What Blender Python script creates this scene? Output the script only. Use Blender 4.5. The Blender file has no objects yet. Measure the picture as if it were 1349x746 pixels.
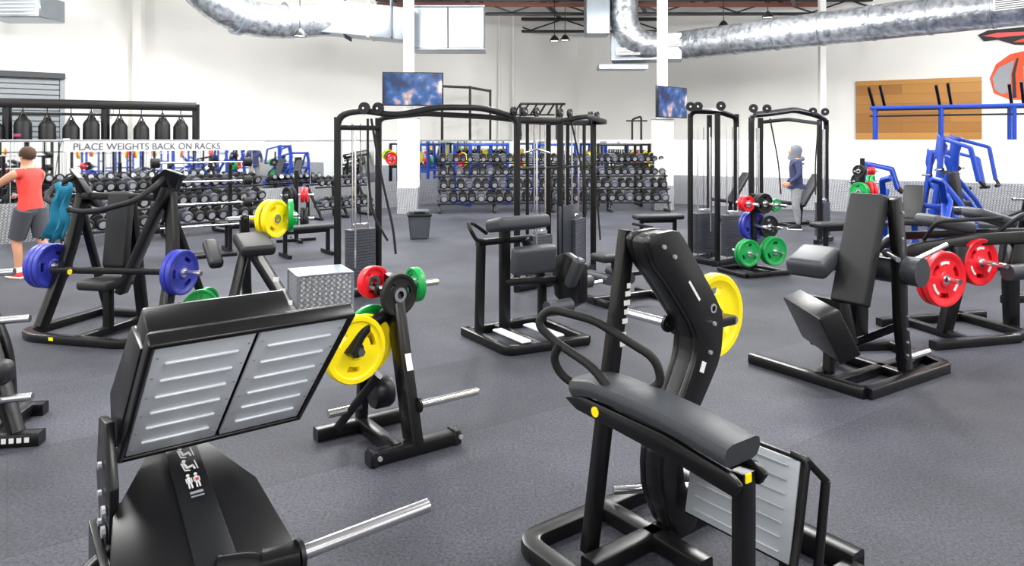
import bpy, bmesh, math, random
from mathutils import Vector, Matrix, Quaternion
random.seed(4)
V = Vector
scene = bpy.context.scene
COL = scene.collection

# ------------------------------------------------------------------ materials
def lin(c):
    return tuple(((x/255)/12.92 if x/255 <= .04045 else (((x/255)+.055)/1.055)**2.4) for x in c)

def mat(name, rgb, rough=.5, metal=0.0, var=.1, vs=12, bump=0.0, bs=120, spec=.5):
    m = bpy.data.materials.new(name); m.use_nodes = True
    nt = m.node_tree; N = nt.nodes; L = nt.links
    p = N['Principled BSDF']
    c = lin(rgb)
    tc = N.new('ShaderNodeTexCoord')
    no = N.new('ShaderNodeTexNoise'); no.inputs['Scale'].default_value = vs; no.inputs['Detail'].default_value = 3
    L.new(tc.outputs['Object'], no.inputs['Vector'])
    mx = N.new('ShaderNodeMix'); mx.data_type = 'RGBA'
    mx.inputs[6].default_value = (*[max(0, x*(1-var)) for x in c], 1)
    mx.inputs[7].default_value = (*[min(1, x*(1+var)) for x in c], 1)
    L.new(no.outputs['Fac'], mx.inputs[0])
    L.new(mx.outputs[2], p.inputs['Base Color'])
    p.inputs['Roughness'].default_value = rough
    p.inputs['Metallic'].default_value = metal
    p.inputs['Specular IOR Level'].default_value = spec
    if bump:
        n2 = N.new('ShaderNodeTexNoise'); n2.inputs['Scale'].default_value = bs
        L.new(tc.outputs['Object'], n2.inputs['Vector'])
        bp = N.new('ShaderNodeBump'); bp.inputs['Strength'].default_value = bump; bp.inputs['Distance'].default_value = .01
        L.new(n2.outputs['Fac'], bp.inputs['Height']); L.new(bp.outputs['Normal'], p.inputs['Normal'])
    return m

BLK = mat('black_powder_coat', (15, 15, 17), .3, 0, .15, spec=.4)
BLK2 = mat('black_satin_steel', (28, 29, 32), .38, .3, .15)
VIN = mat('charcoal_vinyl', (52, 55, 60), .45, 0, .1, 30, .15, 200, .4)
VINB = mat('black_vinyl', (24, 25, 28), .5, 0, .1, 30, .15, 200, .4)
RUB = mat('black_rubber', (20, 20, 22), .65, spec=.35)
CHR = mat('chrome', (225, 225, 230), .18, .95, .04)
ALU = mat('ribbed_aluminium_lightened', (222, 227, 234), .4, .15, .05, 6)  # base lightened to offset the shade on the down-facing foot plate
ALU2 = mat('ribbed_aluminium_darkened', (176, 181, 188), .4, .3, .05, 6)  # same aluminium, base darkened because the up-facing kick plate catches more light
STEEL = mat('galvanised_steel', (160, 168, 176), .35, .75, .2, 3)
WHT = mat('white_paint', (232, 232, 230), .6, 0, .02)  # greyed slightly, shading put into the colour so columns show against the wall
DEC = mat('white_decal', (225, 225, 225), .5)
YEL = mat('yellow_plate_rubber', (250, 226, 8), .4, 0, .05)
RED = mat('red_plate_rubber', (222, 20, 36), .4, 0, .06)
GRN = mat('green_plate_rubber', (5, 150, 70), .4, 0, .06)
BLU = mat('blue_plate_rubber', (46, 54, 160), .4, 0, .06)
BFR = mat('blue_powder_coat', (14, 58, 158), .35, 0, .06)
TEAL = mat('teal_fabric', (15, 110, 140), .8)
GREYM = mat('grey_cast_iron', (160, 162, 168), .45, .3, .1)
DARKG = mat('dark_grey_plastic', (64, 68, 76), .5)

def tread_mat():
    m = bpy.data.materials.new('diamond_tread_plate'); m.use_nodes = True
    nt = m.node_tree; N = nt.nodes; L = nt.links; p = N['Principled BSDF']
    tc = N.new('ShaderNodeTexCoord')
    mp = N.new('ShaderNodeMapping'); mp.inputs['Rotation'].default_value = (.6, .6, .785)
    mp.inputs['Scale'].default_value = (28, 28, 28)
    L.new(tc.outputs['Object'], mp.inputs['Vector'])
    ck = N.new('ShaderNodeTexVoronoi'); ck.inputs['Scale'].default_value = 1.0; ck.inputs['Randomness'].default_value = .15
    L.new(mp.outputs['Vector'], ck.inputs['Vector'])
    r = N.new('ShaderNodeValToRGB'); r.color_ramp.elements[0].position = .25; r.color_ramp.elements[1].position = .5
    r.color_ramp.elements[0].color = (.75, .76, .78, 1); r.color_ramp.elements[1].color = (.3, .31, .33, 1)
    L.new(ck.outputs['Distance'], r.inputs['Fac'])
    L.new(r.outputs['Color'], p.inputs['Base Color'])
    bp = N.new('ShaderNodeBump'); bp.inputs['Strength'].default_value = .6; bp.inputs['Distance'].default_value = .01; bp.invert = True
    L.new(ck.outputs['Distance'], bp.inputs['Height']); L.new(bp.outputs['Normal'], p.inputs['Normal'])
    p.inputs['Metallic'].default_value = .6; p.inputs['Roughness'].default_value = .35
    return m
TREAD = tread_mat()

def mirror_mat():
    m = bpy.data.materials.new('mirror_glass'); m.use_nodes = True
    p = m.node_tree.nodes['Principled BSDF']
    p.inputs['Base Color'].default_value = (.86, .89, .9, 1); p.inputs['Metallic'].default_value = 1; p.inputs['Roughness'].default_value = .02
    return m
MIR = mirror_mat()

def floor_mat():
    m = bpy.data.materials.new('rubber_gym_floor'); m.use_nodes = True
    nt = m.node_tree; N = nt.nodes; L = nt.links; p = N['Principled BSDF']
    tc = N.new('ShaderNodeTexCoord')
    fl = N.new('ShaderNodeTexNoise'); fl.inputs['Scale'].default_value = 60; fl.inputs['Detail'].default_value = 6; fl.inputs['Roughness'].default_value = .9
    L.new(tc.outputs['Object'], fl.inputs['Vector'])
    r = N.new('ShaderNodeValToRGB')
    r.color_ramp.elements[0].position = .36; r.color_ramp.elements[0].color = (*lin((20, 21, 26)), 1)
    r.color_ramp.elements[1].position = .68; r.color_ramp.elements[1].color = (*lin((88, 90, 101)), 1)
    L.new(fl.outputs['Fac'], r.inputs['Fac'])
    big = N.new('ShaderNodeTexNoise'); big.inputs['Scale'].default_value = .7; big.inputs['Detail'].default_value = 7; big.inputs['Roughness'].default_value = .6
    L.new(tc.outputs['Object'], big.inputs['Vector'])
    mp = N.new('ShaderNodeMapping'); mp.inputs['Rotation'].default_value = (0, 0, math.radians(-35))
    L.new(tc.outputs['Object'], mp.inputs['Vector'])
    bk = N.new('ShaderNodeTexBrick'); bk.inputs['Scale'].default_value = 1; bk.inputs['Brick Width'].default_value = 9; bk.inputs['Row Height'].default_value = 1.3
    bk.inputs['Mortar Size'].default_value = .004
    bk.inputs['Color1'].default_value = (.82, .82, .82, 1); bk.inputs['Color2'].default_value = (1.18, 1.18, 1.18, 1); bk.inputs['Mortar'].default_value = (.7, .7, .7, 1)
    L.new(mp.outputs['Vector'], bk.inputs['Vector'])
    m1 = N.new('ShaderNodeMix'); m1.data_type = 'RGBA'; m1.blend_type = 'MULTIPLY'; m1.inputs[0].default_value = 1
    L.new(r.outputs['Color'], m1.inputs[6]); L.new(bk.outputs['Color'], m1.inputs[7])
    r2 = N.new('ShaderNodeValToRGB'); r2.color_ramp.elements[0].position = .3; r2.color_ramp.elements[0].color = (.6, .6, .6, 1)
    r2.color_ramp.elements[1].position = .7; r2.color_ramp.elements[1].color = (1.35, 1.35, 1.35, 1)
    L.new(big.outputs['Fac'], r2.inputs['Fac'])
    m2 = N.new('ShaderNodeMix'); m2.data_type = 'RGBA'; m2.blend_type = 'MULTIPLY'; m2.inputs[0].default_value = 1
    L.new(m1.outputs[2], m2.inputs[6]); L.new(r2.outputs['Color'], m2.inputs[7])
    L.new(m2.outputs[2], p.inputs['Base Color'])
    bp = N.new('ShaderNodeBump'); bp.inputs['Strength'].default_value = .3; bp.inputs['Distance'].default_value = .005
    L.new(fl.outputs['Fac'], bp.inputs['Height']); L.new(bp.outputs['Normal'], p.inputs['Normal'])
    p.inputs['Roughness'].default_value = .62; p.inputs['Specular IOR Level'].default_value = .25
    return m

def foil_mat():
    m = bpy.data.materials.new('foil_duct_wrap'); m.use_nodes = True
    nt = m.node_tree; N = nt.nodes; L = nt.links; p = N['Principled BSDF']
    tc = N.new('ShaderNodeTexCoord'); n = N.new('ShaderNodeTexNoise'); n.inputs['Scale'].default_value = 7; n.inputs['Detail'].default_value = 7
    L.new(tc.outputs['Object'], n.inputs['Vector'])
    r = N.new('ShaderNodeValToRGB'); r.color_ramp.elements[0].color = (.2, .22, .25, 1); r.color_ramp.elements[1].color = (.68, .71, .75, 1)
    r.color_ramp.elements[0].position = .3; r.color_ramp.elements[1].position = .68
    L.new(n.outputs['Fac'], r.inputs['Fac']); L.new(r.outputs['Color'], p.inputs['Base Color'])
    bp = N.new('ShaderNodeBump'); bp.inputs['Strength'].default_value = .5; bp.inputs['Distance'].default_value = .05
    L.new(n.outputs['Fac'], bp.inputs['Height']); L.new(bp.outputs['Normal'], p.inputs['Normal'])
    p.inputs['Metallic'].default_value = .8; p.inputs['Roughness'].default_value = .32
    return m
FOIL = foil_mat()

def wood_mat():
    m = bpy.data.materials.new('timber_cladding'); m.use_nodes = True
    nt = m.node_tree; N = nt.nodes; L = nt.links; p = N['Principled BSDF']
    tc = N.new('ShaderNodeTexCoord')
    bk = N.new('ShaderNodeTexBrick'); bk.inputs['Scale'].default_value = 1
    bk.inputs['Brick Width'].default_value = 2.6; bk.inputs['Row Height'].default_value = .3; bk.inputs['Mortar Size'].default_value = .004
    bk.inputs['Color1'].default_value = (*lin((200, 144, 66)), 1); bk.inputs['Color2'].default_value = (*lin((158, 104, 40)), 1); bk.inputs['Mortar'].default_value = (*lin((110, 70, 30)), 1)
    mp = N.new('ShaderNodeMapping'); mp.inputs['Rotation'].default_value = (math.radians(90), 0, 0)
    L.new(tc.outputs['Object'], mp.inputs['Vector']); L.new(mp.outputs['Vector'], bk.inputs['Vector'])
    L.new(bk.outputs['Color'], p.inputs['Base Color']); p.inputs['Roughness'].default_value = .5
    return m

def screen_mat():
    m = bpy.data.materials.new('tv_picture'); m.use_nodes = True
    nt = m.node_tree; N = nt.nodes; L = nt.links; p = N['Principled BSDF']
    tc = N.new('ShaderNodeTexCoord'); n = N.new('ShaderNodeTexNoise'); n.inputs['Scale'].default_value = 2.2; n.inputs['Detail'].default_value = 5
    L.new(tc.outputs['Object'], n.inputs['Vector'])
    r = N.new('ShaderNodeValToRGB'); e = r.color_ramp.elements
    e[0].position = .42; e[0].color = (.006, .015, .045, 1); e[1].position = .72; e[1].color = (.5, .58, .75, 1)
    k = e.new(.55); k.color = (.015, .055, .16, 1)
    k = e.new(.63); k.color = (.22, .16, .14, 1)
    L.new(n.outputs['Fac'], r.inputs['Fac']); L.new(r.outputs['Color'], p.inputs['Base Color'])
    L.new(r.outputs['Color'], p.inputs['Emission Color']); p.inputs['Emission Strength'].default_value = .8
    p.inputs['Roughness'].default_value = .15
    return m
SCR = screen_mat()

# ------------------------------------------------------------------ geometry kit
def rprof(w, h, b=None):
    b = min(w, h)*.18 if b is None else b
    pts = []
    for sx, sy, a0 in ((1, 1, 0), (-1, 1, 90), (-1, -1, 180), (1, -1, 270)):
        cx, cy = sx*(w/2-b), sy*(h/2-b)
        for k in range(3):
            a = math.radians(a0+45*k); pts.append((cx+b*math.cos(a), cy+b*math.sin(a)))
    return pts

def cprof(r, n=12):
    return [(r*math.cos(2*math.pi*i/n), r*math.sin(2*math.pi*i/n)) for i in range(n)]

def fillet(pts, r, n=5):
    pts = [V(p) for p in pts]
    out = [pts[0]]
    for i in range(1, len(pts)-1):
        a, b, c = pts[i-1], pts[i], pts[i+1]
        d1 = (a-b); d2 = (c-b)
        if d1.length < 1e-5 or d2.length < 1e-5: continue
        rr = min(r, d1.length*.49, d2.length*.49)
        s = b+d1.normalized()*rr; e = b+d2.normalized()*rr
        for k in range(n+1):
            t = k/n
            out.append(s*(1-t)**2+b*2*t*(1-t)+e*t*t)
    out.append(pts[-1])
    return out

class Build:
    def __init__(s, name, origin=(0, 0, 0), yaw=0):
        s.name = name; s.o = V((origin[0], origin[1], origin[2] if len(origin) > 2 else 0)); s.yaw = math.radians(yaw)
        s.parts = []; s.part('frame')
    def part(s, n):
        for p in s.parts:
            if p['n'] == n: s.c = p; return s
        s.c = dict(n=n, v=[], f=[], m=[], mats=[]); s.parts.append(s.c); return s
    def add(s, vs, fs, m):
        c = s.c
        if m not in c['mats']: c['mats'].append(m)
        k = c['mats'].index(m); o = len(c['v'])
        c['v'] += [tuple(v) for v in vs]
        for f in fs:
            c['f'].append([i+o for i in f]); c['m'].append(k)
    def sweep(s, pts, prof, m, up=None, scales=None):
        pts = [V(p) for p in pts]; n = len(pts)
        T = []
        for i in range(n):
            a = pts[max(i-1, 0)]; b = pts[min(i+1, n-1)]
            T.append((b-a).normalized())
        u = V(up) if up is not None else V((0, 0, 1))
        if abs(T[0].dot(u)) > .93 and up is None: u = V((0, 1, 0))
        side = T[0].cross(u).normalized(); upv = side.cross(T[0]).normalized()
        vs = []; k = len(prof)
        for i in range(n):
            if i:
                q = T[i-1].rotation_difference(T[i]); side = q @ side; upv = q @ upv
            sc = scales[i] if scales else 1
            for x, y in prof: vs.append(pts[i]+side*x*sc+upv*y*sc)
        fs = []
        for i in range(n-1):
            for j in range(k):
                a = i*k+j; b = i*k+(j+1) % k
                fs.append([a, b, b+k, a+k])
        fs.append(list(range(k))[::-1]); fs.append([(n-1)*k+j for j in range(k)])
        s.add(vs, fs, m)
    def beam(s, p, q, w, h, m, up=None, b=None):
        s.sweep([p, q], rprof(w, h, b), m, up)
    def rect(s, pts, w, h, m, fr=.05, up=None):
        s.sweep(fillet(pts, fr), rprof(w, h), m, up)
    def tube(s, pts, r, m, fr=.06, n=12):
        s.sweep(fillet(pts, fr), cprof(r, n), m)
    def taper(s, pts, rad, m, n=10):
        s.sweep(pts, cprof(1, n), m, scales=rad)
    def cyl(s, p, q, r, m, n=16):
        s.sweep([p, q], cprof(r, n), m)
    def mesh(s, bm, M, m):
        bm.verts.index_update()
        s.add([M @ v.co for v in bm.verts], [[v.index for v in f.verts] for f in bm.faces], m); bm.free()
    def box(s, c, size, m, rot=(0, 0, 0), bev=.006, seg=1, basis=None):
        bm = bmesh.new(); bmesh.ops.create_cube(bm, size=1)
        for v in bm.verts: v.co = V((v.co.x*size[0], v.co.y*size[1], v.co.z*size[2]))
        b = min(bev, min(size)*.45)
        if b > 0: bmesh.ops.bevel(bm, geom=bm.edges[:], offset=b, segments=seg, affect='EDGES', profile=.5)
        R = basis.to_4x4() if basis is not None else Matrix.Rotation(math.radians(rot[2]), 4, 'Z') @ Matrix.Rotation(math.radians(rot[1]), 4, 'Y') @ Matrix.Rotation(math.radians(rot[0]), 4, 'X')
        s.mesh(bm, Matrix.Translation(V(c)) @ R, m)
    def pad(s, c, size, m, rot=(0, 0, 0), bev=.035, basis=None):
        s.box(c, size, m, rot, min(bev, min(size)*.42), 4, basis)
    def lathe(s, c, axis, prof, m, seg=28):
        ax = V(axis).normalized(); c = V(c)
        q = V((0, 0, 1)).rotation_difference(ax)
        vs = []; k = len(prof)
        for i in range(seg):
            a = 2*math.pi*i/seg
            for r, h in prof: vs.append(c+q @ V((r*math.cos(a), r*math.sin(a), h)))
        fs = []
        for i in range(seg):
            j = (i+1) % seg
            for t in range(k-1): fs.append([i*k+t, j*k+t, j*k+t+1, i*k+t+1])
        s.add(vs, fs, m)
    def prism(s, pts, nrm, th, m, bev=.006):
        n = V(nrm).normalized()*th
        bm = bmesh.new(); vs = [bm.verts.new(V(p)-n/2) for p in pts]
        f = bm.faces.new(vs); r = bmesh.ops.extrude_face_region(bm, geom=[f])
        bmesh.ops.translate(bm, verts=[g for g in r['geom'] if isinstance(g, bmesh.types.BMVert)], vec=n)
        bmesh.ops.recalc_face_normals(bm, faces=bm.faces[:])
        if bev: bmesh.ops.bevel(bm, geom=bm.edges[:], offset=bev, segments=2, affect='EDGES', profile=.5)
        s.mesh(bm, Matrix(), m)
    def plate(s, c, axis, R, t, m, holes=True, hub=CHR):
        ax = V(axis).normalized(); c = V(c); q = V((0, 0, 1)).rotation_difference(ax)
        seg = 36; h = t/2
        rings = [(.026, h), (R*.26, h), (R*.30, h*.6), (R*.50, h*.55), (R*.68, h*.55), (R*.80, h*.62), (R*.85, h*.95), (R*.97, h), (R, h*.7)]
        nr = len(rings); vs = []
        for sgn in (1, -1):
            for i in range(seg):
                a = 2*math.pi*i/seg
                for r, z in rings: vs.append(c+q @ V((r*math.cos(a), r*math.sin(a), z*sgn)))
        off = seg*nr; fs = []
        def hole(i): return holes and (i % 12) in (1, 2, 3, 4)
        for i in range(seg):
            j = (i+1) % seg
            for t_ in range(nr-1):
                if t_ == 3 and hole(i): continue
                fs.append([i*nr+t_, i*nr+t_+1, j*nr+t_+1, j*nr+t_])
                fs.append([off+i*nr+t_, off+j*nr+t_, off+j*nr+t_+1, off+i*nr+t_+1])
            fs.append([i*nr+nr-1, off+i*nr+nr-1, off+j*nr+nr-1, j*nr+nr-1])
            fs.append([i*nr, j*nr, off+j*nr, off+i*nr])
            if hole(i):
                fs.append([i*nr+3, j*nr+3, off+j*nr+3, off+i*nr+3]); fs.append([i*nr+4, off+i*nr+4, off+j*nr+4, j*nr+4])
                if not hole(i-1): fs.append([i*nr+3, off+i*nr+3, off+i*nr+4, i*nr+4])
                if not hole(i+1): fs.append([j*nr+3, j*nr+4, off+j*nr+4, off+j*nr+3])
        s.add(vs, fs, m)
        s.lathe(c, ax, [(.024, -h*1.05), (.045, -h*1.05), (.045, h*1.05), (.024, h*1.05)], hub, 20)
        if R > .18 and m is RED:
            for sg in (1, -1):
                for a0 in (100, 220, 340):
                    for k in (-1, 0, 1):
                        a = math.radians(a0+k*13); pp = c+q @ V((math.cos(a)*R*.60, math.sin(a)*R*.60, sg*h*.6))
                        s.box(pp, (R*.1, R*.16, .006), DEC, basis=(q.to_matrix() @ Matrix.Rotation(a, 3, 'Z')), bev=0)
    def sleeve(s, p, q, r=.024):
        p = V(p); q = V(q); d = (q-p).normalized()
        s.cyl(p, q, r, CHR)
        s.cyl(p, p+d*.015, r*1.9, BLK2)
        s.cyl(q, q-d*.006, r*1.02, CHR)
    def bolt(s, c, axis, r=.014):
        c = V(c); a = V(axis).normalized()
        s.cyl(c, c+a*.012, r, GREYM, 8)
    def done(s):
        objs = []
        for p in s.parts:
            if not p['v']: continue
            me = bpy.data.meshes.new(s.name+'_'+p['n'])
            me.from_pydata(p['v'], [], p['f'])
            for m in p['mats']: me.materials.append(m)
            me.polygons.foreach_set('material_index', p['m'])
            me.polygons.foreach_set('use_smooth', [True]*len(me.polygons))
            me.update(); bm = bmesh.new(); bm.from_mesh(me)
            bmesh.ops.recalc_face_normals(bm, faces=bm.faces[:]); bm.to_mesh(me); bm.free()
            me.set_sharp_from_angle(angle=math.radians(38))
            objs.append((p['n'], me))
        if len(objs) == 1:
            o = bpy.data.objects.new(s.name, objs[0][1]); COL.objects.link(o)
            o.location = s.o; o.rotation_euler = (0, 0, s.yaw); return o
        e = bpy.data.objects.new(s.name, None); COL.objects.link(e)
        e.empty_display_size = .2
        e.location = s.o; e.rotation_euler = (0, 0, s.yaw)
        for n, me in objs:
            o = bpy.data.objects.new(n, me); COL.objects.link(o); o.parent = e
        return e

# ------------------------------------------------------------------ room shell
HC = 6.5
corner = V((2.58, 28.5)); wl = V((-16, 13.9)); wr = V((18, 19.1))
def wallseg(name, a, b, z0, z1, th, m, out=1, extra=None):
    a = V((a[0], a[1])); b = V((b[0], b[1])); d = (b-a); L = d.length; yaw = math.degrees(math.atan2(d.y, d.x))
    bb = Build(name, (a.x, a.y, 0), yaw)
    bb.box((L/2, out*th/2, (z0+z1)/2), (L, th, z1-z0), m, bev=0)
    if extra: extra(bb, L)
    return bb.done()
WALL = mat('white_wall_paint', (246, 245, 241), .7, 0, .01, 1.5)
wallseg('wall_left_back', wl, corner, 0, HC, .2, WALL)
wallseg('wall_right_back', corner, wr, 0, HC, .2, WALL)
wallseg('wall_left', (-16, -6), wl, 0, HC, .2, WALL)
wallseg('wall_right', wr, (18, -6), 0, HC, .2, WALL)
wallseg('wall_front', (18, -6), (-16, -6), 0, HC, .2, WALL)
fb = Build('floor'); fb.add([(-16, -6, 0), (18, -6, 0), (18, 19.1, 0), (2.58, 28.5, 0), (-16, 13.9, 0)], [[0, 1, 2, 3, 4]], floor_mat()); fb.done()
CEIL = mat('ceiling_insulation', (225, 223, 218), .7, 0, .06, 2)
cb = Build('ceiling'); cb.add([(-16, -6, HC), (18, -6, HC), (18, 19.1, HC), (2.58, 28.5, HC), (-16, 13.9, HC)], [[4, 3, 2, 1, 0]], CEIL); cb.done()

PH = 1.84
def part_left(bb, L):
    bb.box((L/2, -.012, .36), (L, .02, .72), TREAD, bev=0)
    n = int(L/1.5); w = L/n
    for i in range(n):
        bb.box(((i+.5)*w, -.012, .72+.55), (w-.012, .014, 1.1), MIR, bev=0)
wallseg('wall_partition_left', (-13, 8), (0, 24), 0, PH, .12, WALL, 1, part_left)
def part_right(bb, L):
    bb.box((L/2, -.012, .42), (L, .02, .84), TREAD, bev=0)
    for i in range(4):
        bb.box((.8+i*1.25, -.012, .84+.49), (1.23, .014, .98), MIR, bev=0)
wallseg('wall_partition_right', (0, 24), (17, 13.6), 0, PH, .12, WALL, 1, part_right)
b = Build('trim_partition_cap'); b.beam((-13, 8.05, 1.85), (0, 24.08, 1.85), .16, .03, GREYM); b.beam((0, 24.08, 1.85), (17, 13.68, 1.85), .16, .03, WHT); b.done()

def column(x, y, w1=.24, w2=.5):
    b = Build('column', (x, y))
    b.box((0, 0, HC/2+1), (w1, w1, HC-2), WHT, bev=.01)
    b.box((0, 0, 1.2), (w2, w2, 2.4), WHT, bev=.01)
    b.box((0, 0, .33), (w2+.02, w2+.02, .66), TREAD, bev=.005)
    b.box((0, 0, 2.41), (w2+.02, w2+.02, .02), GREYM, bev=0)
    b.done()
column(-2.62, 18.3); column(4.02, 19.3)
b = Build('wall_post', (9.2, 21.4)); b.box((0, 0, 3.25), (.18, .18, 6.5), WHT, bev=.01); b.done()
b = Build('wall_pilaster', (-9.6, 18.55)); b.box((0, 0, 3.25), (.22, .22, 6.5), WALL, bev=.01); b.done()
b = Build('wall_downpipe', (.05, 26.2)); b.cyl((0, 0, 0), (0, 0, 6.4), .07, WHT); b.cyl((-.5, -.3, 0), (-.5, -.3, 6.4), .05, WHT); b.done()

def on_wall(a, bpt, t, off):
    a = V(a); bpt = V(bpt); d = (bpt-a).normalized(); n = V((d.y, -d.x))
    p = a+d*t+n*off
    return (p.x, p.y), math.degrees(math.atan2(d.y, d.x))
o, y = on_wall(wl, corner, 2.4, .02)
b = Build('roller_door', o, y)
SH = mat('grey_roller_steel', (150, 156, 160), .45, .4, .08)
for i in range(26): b.box((1.9, -.03, .07+i*.128), (3.8, .03, .118), SH, bev=.012)
b.box((1.9, -.10, 3.42), (4.0, .2, .14), mat('door_housing', (70, 74, 78), .5), bev=.01)
b.box((-.05, -.04, 1.7), (.1, .08, 3.4), SH); b.box((3.85, -.04, 1.7), (.1, .08, 3.4), SH)
b.done()
o, y = on_wall(corner, wr, 10.0, .02)
b = Build('timber_wall_panel', o, y); b.box((1.7, -.03, 2.3), (3.4, .05, 2.9), wood_mat(), bev=.005); b.done()
o, y = on_wall(corner, wr, 13.3, .02)
b = Build('wall_mural', o, y)
ORG = mat('mural_orange', (225, 78, 26), .6); MB = mat('mural_black', (20, 20, 22), .6); MG = mat('mural_grey', (150, 152, 158), .6)
def blob(b, pts, m, dy): b.prism([(x, dy, z) for x, z in pts], (0, 1, 0), .012, m, 0)
blob(b, [(0, 5.0), (.25, 5.12), (1.2, 5.15), (3, 5.2), (3, 4.75), (1.4, 4.6), (.9, 4.65), (.5, 4.82), (.15, 4.8)], MB, -.01)
blob(b, [(.12, 4.96), (.5, 5.03), (1.5, 5.0), (1.5, 4.92), (.8, 4.9), (.5, 4.88)], RED, -.024)
blob(b, [(.85, 4.72), (1.2, 4.85), (2.4, 4.9), (2.4, 4.75), (1.3, 4.7)], ORG, -.024)
blob(b, [(.30, 3.7), (.45, 4.1), (.8, 4.38), (1.4, 4.5), (2.0, 4.3), (2.4, 3.9), (2.2, 3.2), (1.5, 3.02), (.8, 3.05), (.4, 3.25)], ORG, -.01)
blob(b, [(.36, 3.7), (.52, 4.0), (.9, 4.2), (.82, 3.8), (.8, 3.3), (.6, 3.2), (.42, 3.35)], MG, -.024)
blob(b, [(.95, 4.25), (1.0, 4.25), (.92, 3.8), (.95, 3.1), (.86, 3.1), (.84, 3.8)], MB, -.03)
blob(b, [(1.1, 4.0), (1.9, 4.1), (2.2, 3.7), (1.7, 3.25), (1.15, 3.3)], MG, -.024)
b.done()
o, y = on_wall(V((-13, 8)), V((0, 24)), 7.3, .03)
b = Build('wall_sign', (o[0], o[1], 0), y)
SG = mat('sign_grey', (215, 215, 218), .5); b.box((2.0, 0, 1.73), (4.2, .02, .2), SG, bev=0)
so = b.done()
tcu = bpy.data.curves.new('sign_text', 'FONT'); tcu.body = 'PLACE WEIGHTS BACK ON RACKS'; tcu.size = .19; tcu.extrude = .004; tcu.materials.append(mat('sign_letters', (80, 82, 92), .6))
to = bpy.data.objects.new('lettering', tcu); COL.objects.link(to); to.parent = so; to.location = (.05, -.02, 1.665); to.rotation_euler = (math.radians(90), 0, 0)

b = Build('roof_trusses')
for k in (3, 4):
    y = 12+k*3.7
    x0, x1 = (-6, 12) if k == 3 else (-.5, 6.5)
    b.beam((x0, y, 6.35), (x1, y, 6.35), .12, .12, BLK2); b.beam((x0, y, 5.9), (x1, y, 5.9), .10, .10, BLK2)
    n = int((x1-x0)/1.2)
    for i in range(n):
        b.beam((x0+i*1.2, y, 5.95 if i % 2 else 6.35), (x0+i*1.2+1.2, y, 6.35 if i % 2 else 5.95), .05, .05, BLK2)
b.beam((-1.5, 14, 6.44), (1.8, 27, 6.44), .12, .10, BLK2); b.beam((1.5, 14, 6.44), (4.8, 26, 6.44), .12, .10, BLK2); b.beam((6, 16, 6.2), (9, 23, 6.2), .14, .12, BLK2)
b.beam((-5, 23.1, 6.2), (10, 23.1, 6.2), .06, .14, mat('oxide_purlin', (110, 58, 46), .6))
b.done()

# ------------------------------------------------------------------ ducts
def grille(b, c, basis_x, w, h, nrm):
    c = V(c); x = V(basis_x).normalized(); n = V(nrm).normalized(); z = x.cross(n).normalized()
    B_ = Matrix((x, n, z)).transposed()
    b.box(c, (w, .03, h), WHT, basis=B_, bev=.005)
    for i in range(5):
        b.box(c+n*.012+z*(h*(-.36+i*.18)), (w*.88, .03, h*.07), DARKG, basis=B_, bev=0)
b = Build('foil_air_duct')
p0 = V((5.1, 21.8, 4.72)); p1 = V((12.6, 13.3, 4.72))
b.cyl(p0, p1, .43, FOIL, 32)
d = (p1-p0)
for i in range(9):
    q = p0+d*(i/9+.05); b.cyl(q, q+d.normalized()*.05, .445, STEEL, 32)
n = V((-d.y, d.x, 0)).normalized()*-1
if n.y > 0: n = -n
grille(b, p0+d*.76+n*.43, d, .75, .25, n)
b.part('plenum')
b.box((4.1, 22.0, 4.65), (2.1, .9, .8), STEEL, (0, 0, -12), .02)
b.tube([(3.35, 21.6, 6.5), (3.35, 21.6, 5.3), (3.7, 21.6, 4.75), (4.3, 21.7, 4.7)], .42, FOIL, .5, 28)
b.box((2.55, 21.7, 5.75), (.7, .8, 1.5), STEEL, bev=.02)
grille(b, (3.45, 21.44, 4.5), (1, -.2, 0), .7, .22, (-.2, -1, 0)); grille(b, (4.9, 21.3, 4.72), (1, -.2, 0), .6, .2, (-.2, -1, 0))
b.box((3.4, 22.3, 4.1), (1.5, .7, .15), STEEL, bev=.01)
b.done()
b = Build('rectangular_air_duct')
b.box((-1.7, 19.6, 4.85), (1.9, .9, 1.1), STEEL, bev=.02)
b.prism([(-2.6, 19.2, 4.45), (-2.6, 19.2, 5.3), (-4.9, 18.6, 5.45), (-4.9, 18.6, 4.6)], (0, 1, 0), .8, STEEL, .02)
b.box((-3.7, 18.9, 5.0), (.05, .86, 1.0), WHT); b.box((-1.7, 19.6, 5.42), (1.95, .95, .04), STEEL); b.box((-1.7, 19.6, 4.28), (1.95, .95, .04), STEEL)
for x in (-3.1, -4.3): b.box((x, 18.85, 4.98), (.04, .86, .98), DARKG)
b.box((-1.7, 19.13, 4.85), (.04, .02, 1.1), DARKG); b.box((-2.62, 19.13, 4.85), (.04, .03, 1.12), DARKG)
b.part('round_section')
b.tube([(-4.8, 18.6, 4.95), (-6.0, 17.7, 4.75), (-6.7, 16.9, 4.85), (-7.3, 16.2, 5.5), (-7.4, 16.0, 6.5)], .42, FOIL, .8, 32)
b.cyl((-5.5, 18.08, 4.86), (-5.65, 17.96, 4.84), .45, STEEL, 32); b.cyl((-6.45, 17.2, 4.8), (-6.55, 17.08, 4.81), .45, STEEL, 32)
grille(b, (-6.1, 17.15, 4.75), (.6, .5, 0), .8, .25, (.5, -.8, 0))
b.done()
b = Build('wall_air_vent', (-10.9, 16.1)); b.box((0, 0, 4.78), (1.3, .9, .5), STEEL, bev=.02)
for i in range(5): b.box((0, -.46, 4.6+i*.08), (1.1, .02, .03), WHT, bev=0)
b.done()

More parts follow.
